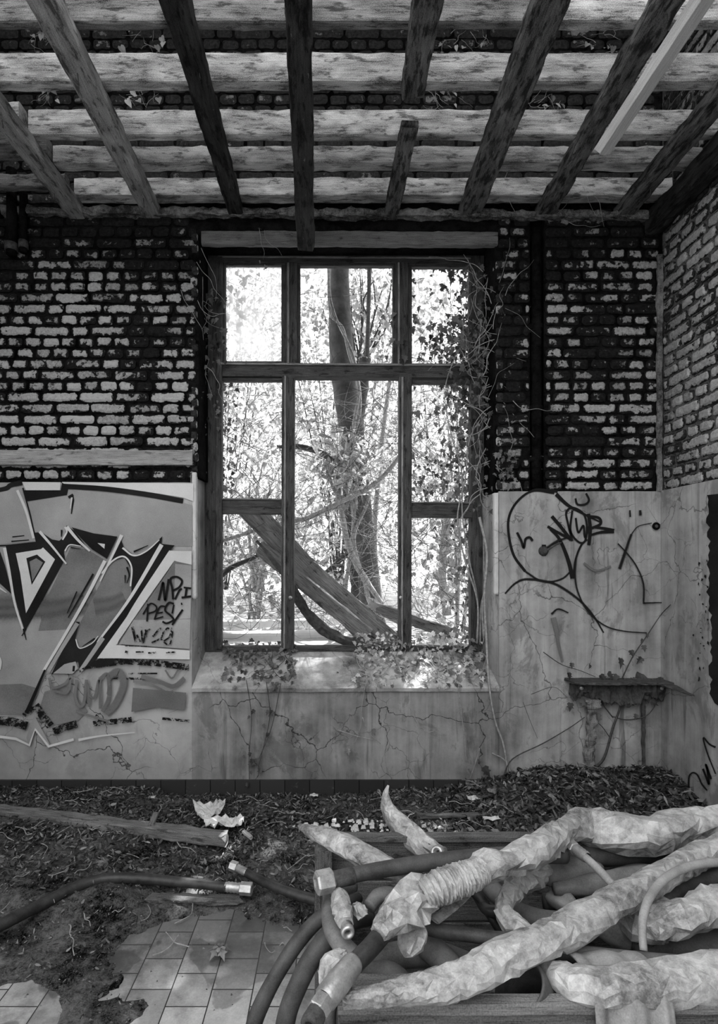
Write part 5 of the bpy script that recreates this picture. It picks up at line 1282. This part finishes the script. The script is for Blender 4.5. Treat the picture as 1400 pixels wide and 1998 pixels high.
# pipe mouth
rt = empty('wide_pipe', Pz(1020, 1925, .46)); tag(rt, 'short wide pipe with an open round mouth behind the front rail', 'pipe')
mb = MB(); a = Pz(1012, 1918, .565); b = a+Vector((.11, .05, -.17)); r = 53*a.y/F
lathe(mb, a, b, [(1, r*.86), (0, r*.86), (-.02, r*.93), (0, r), (1, r), (1, r*.5)], 40); mb.build('pipe', M['rubber'], rt, True)
# curled sleeve
hose('curled hose in pale plastic, bent like a hook in the middle of the heap', [(1060, 1700, .56, 8), (1000, 1736, .56, 8), (984, 1771, .56, 8), (1000, 1805, .56, 8), (1040, 1822, .56, 8)], mat='rubber_dark',
     sleeve=[([(1070, 1695, .56, 12), (1040, 1712, .57, 22), (1002, 1732, .57, 20), (984, 1768, .57, 18), (996, 1800, .57, 20), (1030, 1818, .57, 18), (1045, 1824, .56, 10)], dict(wr=.3))])
# right sleeves
hose('crumpled plastic wrapped hose at the right edge of the heap', [(1270, 1815, .58, 14), (1330, 1790, .59, 16), (1400, 1778, .59, 16), (1500, 1765, .59, 16)],
     sleeve=[([(1262, 1820, .58, 16), (1280, 1800, .59, 26), (1310, 1792, .60, 32), (1350, 1786, .60, 30), (1385, 1770, .60, 34), (1430, 1762, .60, 34), (1500, 1750, .60, 34)], dict(wr=.38, wf=1.5))])
hose('torn dim plastic wrapped hose standing beside the thin arched hose', [(1225, 1795, .55, 10), (1250, 1820, .56, 12), (1275, 1835, .56, 12)], sm='plastic_dim',
     sleeve=[([(1215, 1775, .56, 12), (1235, 1800, .57, 26), (1270, 1815, .57, 28), (1300, 1815, .57, 16)], dict(wr=.4))])
hose('big plastic covered hose along the front right behind the rail', [(1080, 1905, .56, 22), (1180, 1928, .57, 24), (1300, 1915, .57, 24), (1480, 1900, .57, 24)],
     sleeve=[([(1052, 1880, .56, 8), (1085, 1902, .57, 26), (1130, 1922, .58, 36), (1200, 1926, .585, 38), (1300, 1918, .585, 42), (1400, 1905, .585, 44), (1500, 1895, .585, 44)], dict(wr=.13))])
# top back sleeve + gathered part + torn part
hose('long plastic sleeve from the gathered folds over the back rim to the right', [(800, 1752, .66, 16), (900, 1712, .67, 16), (960, 1692, .67, 16), (1040, 1660, .67, 16), (1100, 1622, .66, 16), (1180, 1612, .64, 18), (1300, 1612, .64, 18), (1480, 1612, .64, 18)],
     sleeve=[([(926, 1702, .675, 24), (950, 1690, .68, 32), (985, 1684, .68, 26), (1030, 1664, .68, 30), (1075, 1640, .68, 28), (1105, 1620, .67, 24), (1140, 1612, .65, 32), (1200, 1622, .65, 38), (1280, 1622, .65, 36), (1340, 1610, .65, 30), (1400, 1606, .65, 30), (1500, 1606, .65, 30)], dict(wr=.26, wf=1.1)),
             ([(825, 1748, .68, 24), (850, 1734, .69, 30), (880, 1722, .69, 30), (910, 1712, .69, 28), (935, 1700, .685, 26)], dict(wr=.10, ridge=.13))])
hose('black hose end half inside a torn plastic bag at the front left', [(800, 1765, .64, 17), (770, 1792, .645, 18), (730, 1840, .645, 18), (700, 1872, .64, 18), (672, 1895, .635, 17)], mat='rubber_dark',
     sleeve=[([(838, 1742, .66, 26), (808, 1758, .67, 48), (785, 1772, .67, 42), (760, 1800, .665, 26), (738, 1822, .66, 15)], dict(wr=.5, wf=1.3)),
             ([(815, 1790, .64, 10), (806, 1820, .62, 26), (795, 1850, .60, 24), (785, 1862, .59, 8)], dict(wr=.5, sq=.4))],
     fit=[((690, 1878, .642, 0), (632, 1952, .64, 0), [(0, 12), (0, 19), (.05, 21), (.5, 23), (.95, 22), (1, 18)], 'rib'), ((634, 1950, .64, 0), (618, 1975, .635, 0), NUT(23), 'hex'), ((620, 1972, .635, 0), (604, 2004, .63, 0), [(0, 19), (.7, 21), (1, 20), (1, 11), (.4, 11)], 'dark')])
# long diagonal sleeve
hose('long plastic wrapped hose crossing the heap diagonally from front left', [(690, 1945, .60, 15), (830, 1925, .61, 18), (960, 1880, .62, 18), (1080, 1830, .63, 18), (1200, 1765, .64, 16), (1300, 1705, .64, 14), (1400, 1655, .64, 14), (1500, 1610, .64, 14)],
     sleeve=[([(668, 1950, .60, 16), (760, 1938, .61, 22), (850, 1925, .615, 30), (930, 1898, .62, 33), (980, 1872, .62, 36), (1060, 1838, .63, 32), (1120, 1806, .635, 32), (1190, 1768, .64, 30), (1270, 1722, .645, 26), (1340, 1682, .645, 24), (1400, 1655, .645, 26), (1500, 1610, .645, 26)], dict(wr=.17, wf=.9))])
# back left sleeves sticking out
hose('plastic sleeve poking left over the back corner of the crate', [(640, 1640, .63, 6), (700, 1668, .62, 14), (780, 1705, .62, 14), (850, 1730, .6, 14)],
     sleeve=[([(582, 1611, .645, 3), (608, 1622, .645, 13), (650, 1638, .64, 21), (700, 1664, .635, 26), (750, 1690, .63, 22), (800, 1712, .62, 20), (850, 1735, .60, 16)], dict(wr=.2, sq=.85))])
def hw(label, pts, sleeve, fitp=None, **k):
    rt = empty('rubber_hose', pts[-1][:3]); tag(rt, label, 'hose')
    mb = MB(); tube(mb, catmull(pts, 6), 12, .02, .4, 3); mb.build('hose', M['rubber'], rt, True)
    mb = MB(); crumple(mb, catmull(sleeve, 10), 14, .16, 12.3, .8); mb.build('plastic_sleeve', M['plastic'], rt, False)
    return rt
def PY(px, py, Y, r): p = P(px, py, Y); return (p.x, p.y, p.z, r*Y/F)
rt = hw('plastic sleeve standing up above the back rim with a twisted pointed tip', [PY(775, 1600, 1.80, 10), PY(820, 1645, 1.72, 13), PY(862, 1675, 1.66, 13)],
   [PY(757, 1532, 1.84, 2), PY(752, 1550, 1.83, 7), PY(757, 1578, 1.82, 15), PY(775, 1605, 1.79, 22), PY(805, 1635, 1.75, 25), PY(838, 1662, 1.70, 22), PY(866, 1674, 1.66, 18)])
mb = MB(); a, b = Vector(PY(851, 1663, 1.63, 0)[:3]), Vector(PY(862, 1668, 1.68, 0)[:3]); k_ = 1.63/F
lathe(mb, a, b, [(1, 6*k_), (0, 6*k_), (0, 12*k_), (.2, 14*k_), (1, 14*k_)], 18); mb.build('nozzle', M['metal'], rt, True)
# top hose with hex coupling
hose('black hose with large hex coupling lying across the left top of the crate', [(668, 1712, .665, 14), (720, 1701, .665, 14.5), (780, 1691, .665, 15), (860, 1680, .665, 15.5), (950, 1672, .66, 16), (1030, 1668, .65, 16), (1100, 1668, .63, 16)], mat='rubber',
     fit=[((648, 1717, .665, 0), (690, 1708, .665, 0), [(0, 13), (.05, 15.5), (.95, 16), (1, 14)], 'dark'), ((616, 1724, .665, 0), (650, 1716, .665, 0), [(.7, 9), (0, 13), (0, 19), (.1, 22), (.9, 22), (1, 18)], 'hex')])
hose('grey hose looping down around the front left of the heap', [(690, 1724, .60, 15), (662, 1735, .60, 16), (645, 1765, .60, 17), (648, 1810, .60, 18), (672, 1850, .59, 19), (710, 1885, .57, 20)], mat='rubber_grey')
hose('short plastic wrapped nozzle pointing at the viewer by the crate corner', [(664, 1745, .635, 10), (670, 1775, .64, 11), (677, 1808, .64, 11)],
     sleeve=[([(652, 1736, .635, 6), (662, 1750, .64, 17), (668, 1775, .645, 19), (674, 1802, .645, 15)], dict(wr=.2)), ([(690, 1768, .62, 5), (700, 1775, .63, 14), (708, 1790, .62, 12)], dict(wr=.4))],
     fit=[((679, 1822, .64, 0), (674, 1803, .64, 0), [(.7, 6), (0, 7), (0, 12), (.15, 13.5), (.4, 13.5), (.45, 11), (1, 11)], 'rib')])
hose('small dusty hose stub beside the plastic wrapped nozzle', [(720, 1770, .60, 13), (735, 1750, .61, 14), (755, 1745, .61, 14), (780, 1748, .60, 12)], mat='rubber_grey')
hose('torn plastic scrap bunched at the crate corner', [(655, 1850, .585, 5), (650, 1880, .58, 8), (640, 1920, .56, 6)], mat='plastic_dim', sleeve=[([(668, 1855, .60, 8), (652, 1878, .60, 20), (640, 1905, .58, 20), (636, 1935, .56, 8)], dict(wr=.5, sq=.5))], name='plastic_scrap', cat='plastic', part='core')
hose('flat pale strap hanging below the gathered sleeve', [(925, 1728, .60, 3), (890, 1760, .60, 3), (850, 1795, .59, 3)], mat='plastic', sleeve=[([(930, 1722, .61, 8), (895, 1757, .61, 12), (848, 1797, .60, 11)], dict(wr=.05, sq=.3))], name='plastic_strap', cat='strap', part='core')
# small hoses on top
hose('slim pale hose with hex coupling slanting down in the middle', [(1128, 1662, .655, 7), (1150, 1680, .655, 7.5), (1175, 1705, .65, 8), (1198, 1730, .64, 8), (1215, 1745, .62, 8)], mat='hose_pale',
     fit=[((1108, 1645, .655, 0), (1122, 1657, .655, 0), NUT(12), 'hex'), ((1120, 1655, .655, 0), (1145, 1674, .655, 0), RIB(11), 'rib')])
hose('slim pale hose arched over the right part of the heap', [(1255, 1855, .60, 7), (1252, 1815, .63, 7.5), (1256, 1780, .65, 8), (1270, 1745, .67, 8), (1300, 1712, .68, 8), (1345, 1690, .68, 8), (1400, 1682, .67, 8), (1500, 1680, .65, 8)], mat='hose_pale')
# loops over the side
def hworld(label, pts, mat='rubber'):
    W = [PY(*p) for p in pts]; rt = empty('rubber_hose', (W[-1][0], W[-1][1], 0)); tag(rt, label, 'hose'); mb = MB(); tube(mb, catmull(W, 8), 16, .02, .4, 5); mb.build('hose', M[mat], rt, True)
hworld('outer black hose looping from the crate corner down to the tiles', [(700, 1752, 1.55, 9), (655, 1772, 1.47, 12), (615, 1800, 1.44, 14), (575, 1846, 1.42, 15), (538, 1905, 1.40, 15), (512, 1955, 1.39, 16), (495, 2000, 1.38, 16), (485, 2060, 1.37, 16)])
hworld('inner black hose looping from the crate corner down to the tiles', [(720, 1790, 1.45, 14), (680, 1800, 1.38, 16), (640, 1830, 1.34, 18), (605, 1875, 1.32, 19), (578, 1930, 1.31, 19), (560, 1980, 1.30, 19), (548, 2050, 1.30, 19)])
hworld('third hose hanging steeply between the loops and the crate side', [(690, 1880, 1.25, 12), (662, 1900, 1.2, 14), (645, 1950, 1.18, 15), (640, 2000, 1.17, 15), (638, 2080, 1.17, 15)], 'rubber_grey')
# cloth over the front rail
mb = MB(); prof = [(YN+.16, ZR+.005), (YN+.09, ZR+.05), (YN+.03, ZR+.052), (YN-.012, ZR+.035), (YN-.035, ZR-.02), (YN-.04, ZR-.10), (YN-.038, ZR-.20)]
q = catmull(prof, 5); nc = 44; xs0, xs1 = P(1168, 0, YN).x, P(1290, 0, YN).x
for j, (y, z) in enumerate(q):
    for i in range(nc+1):
        u = i/nc; t = j/(len(q)-1); x = xs0+(xs1-xs0)*u+(u-.5)*.03*t+.01*math.sin(t*5)
        e = (.012*math.sin(u*15+1.5*t+2*nz((u*2, t, 0)))+.008*nz((u*5, t*3, 4)))*min(1, 5*u, 5*(1-u))
        mb.v.append(Vector((x-.03*(1-t)*(1-u), y-e*(.3+t), z+e*.5))); mb.a.append(.5); mb.b.append(.5)
for j in range(len(q)-1):
    for i in range(nc):
        k = j*(nc+1)+i; mb.face((k, k+nc+1, k+nc+2, k+1))
o = mb.build('canvas_cloth', M['cloth'], None, True, ((xs0+xs1)/2, YN, ZR)); tag(o, 'dirty canvas cloth draped over the front rail of the crate', 'cloth')
so = o.modifiers.new('thick', 'SOLIDIFY'); so.thickness = .004
# white chips added as painted sun patches on the floor behind the crate
mb = MB()
for i in range(170):
    p = Pz(R.gauss(690, 45) if i % 2 else R.gauss(865, 55), R.uniform(1600, 1642), .06); s = R.uniform(.004, .014); o_ = len(mb.v)
    bmv = [(-1, -1, 0), (1, -1, 0), (1, 1, 0), (-1, 1, 0), (-.7, -.6, .8), (.6, -.7, .7), (.7, .6, .9), (-.6, .7, .7)]
    for v in bmv: mb.v.append(p+Vector((v[0]*R.uniform(.6, 1.2), v[1]*R.uniform(.6, 1.2), v[2]))*s if False else p+Vector(v)*s*R.uniform(.7, 1.2)); mb.a.append(1); mb.b.append(R.random())
    for f in ((4, 5, 6, 7), (0, 1, 5, 4), (1, 2, 6, 5), (2, 3, 7, 6), (3, 0, 4, 7)): mb.face([o_+k for k in f])
tag(mb.build('sun_patch_chips', M['paper'], None), 'white chips painting sun patches on the floor behind the back rim of the crate', 'rubble', kind='stuff')

for o in scene.objects:
    if o.parent is None and 'category' in o.keys():
        k = {'joist': 'joists under the open roof', 'beam': 'heavy timbers overhead', 'ivy': 'ivy plants around the window and corner', 'hose': 'discarded hoses', 'graffiti': 'graffiti on the plaster', 'bush': 'shrubs outside the window'}.get(o['category'])
        if k: o['group'] = k
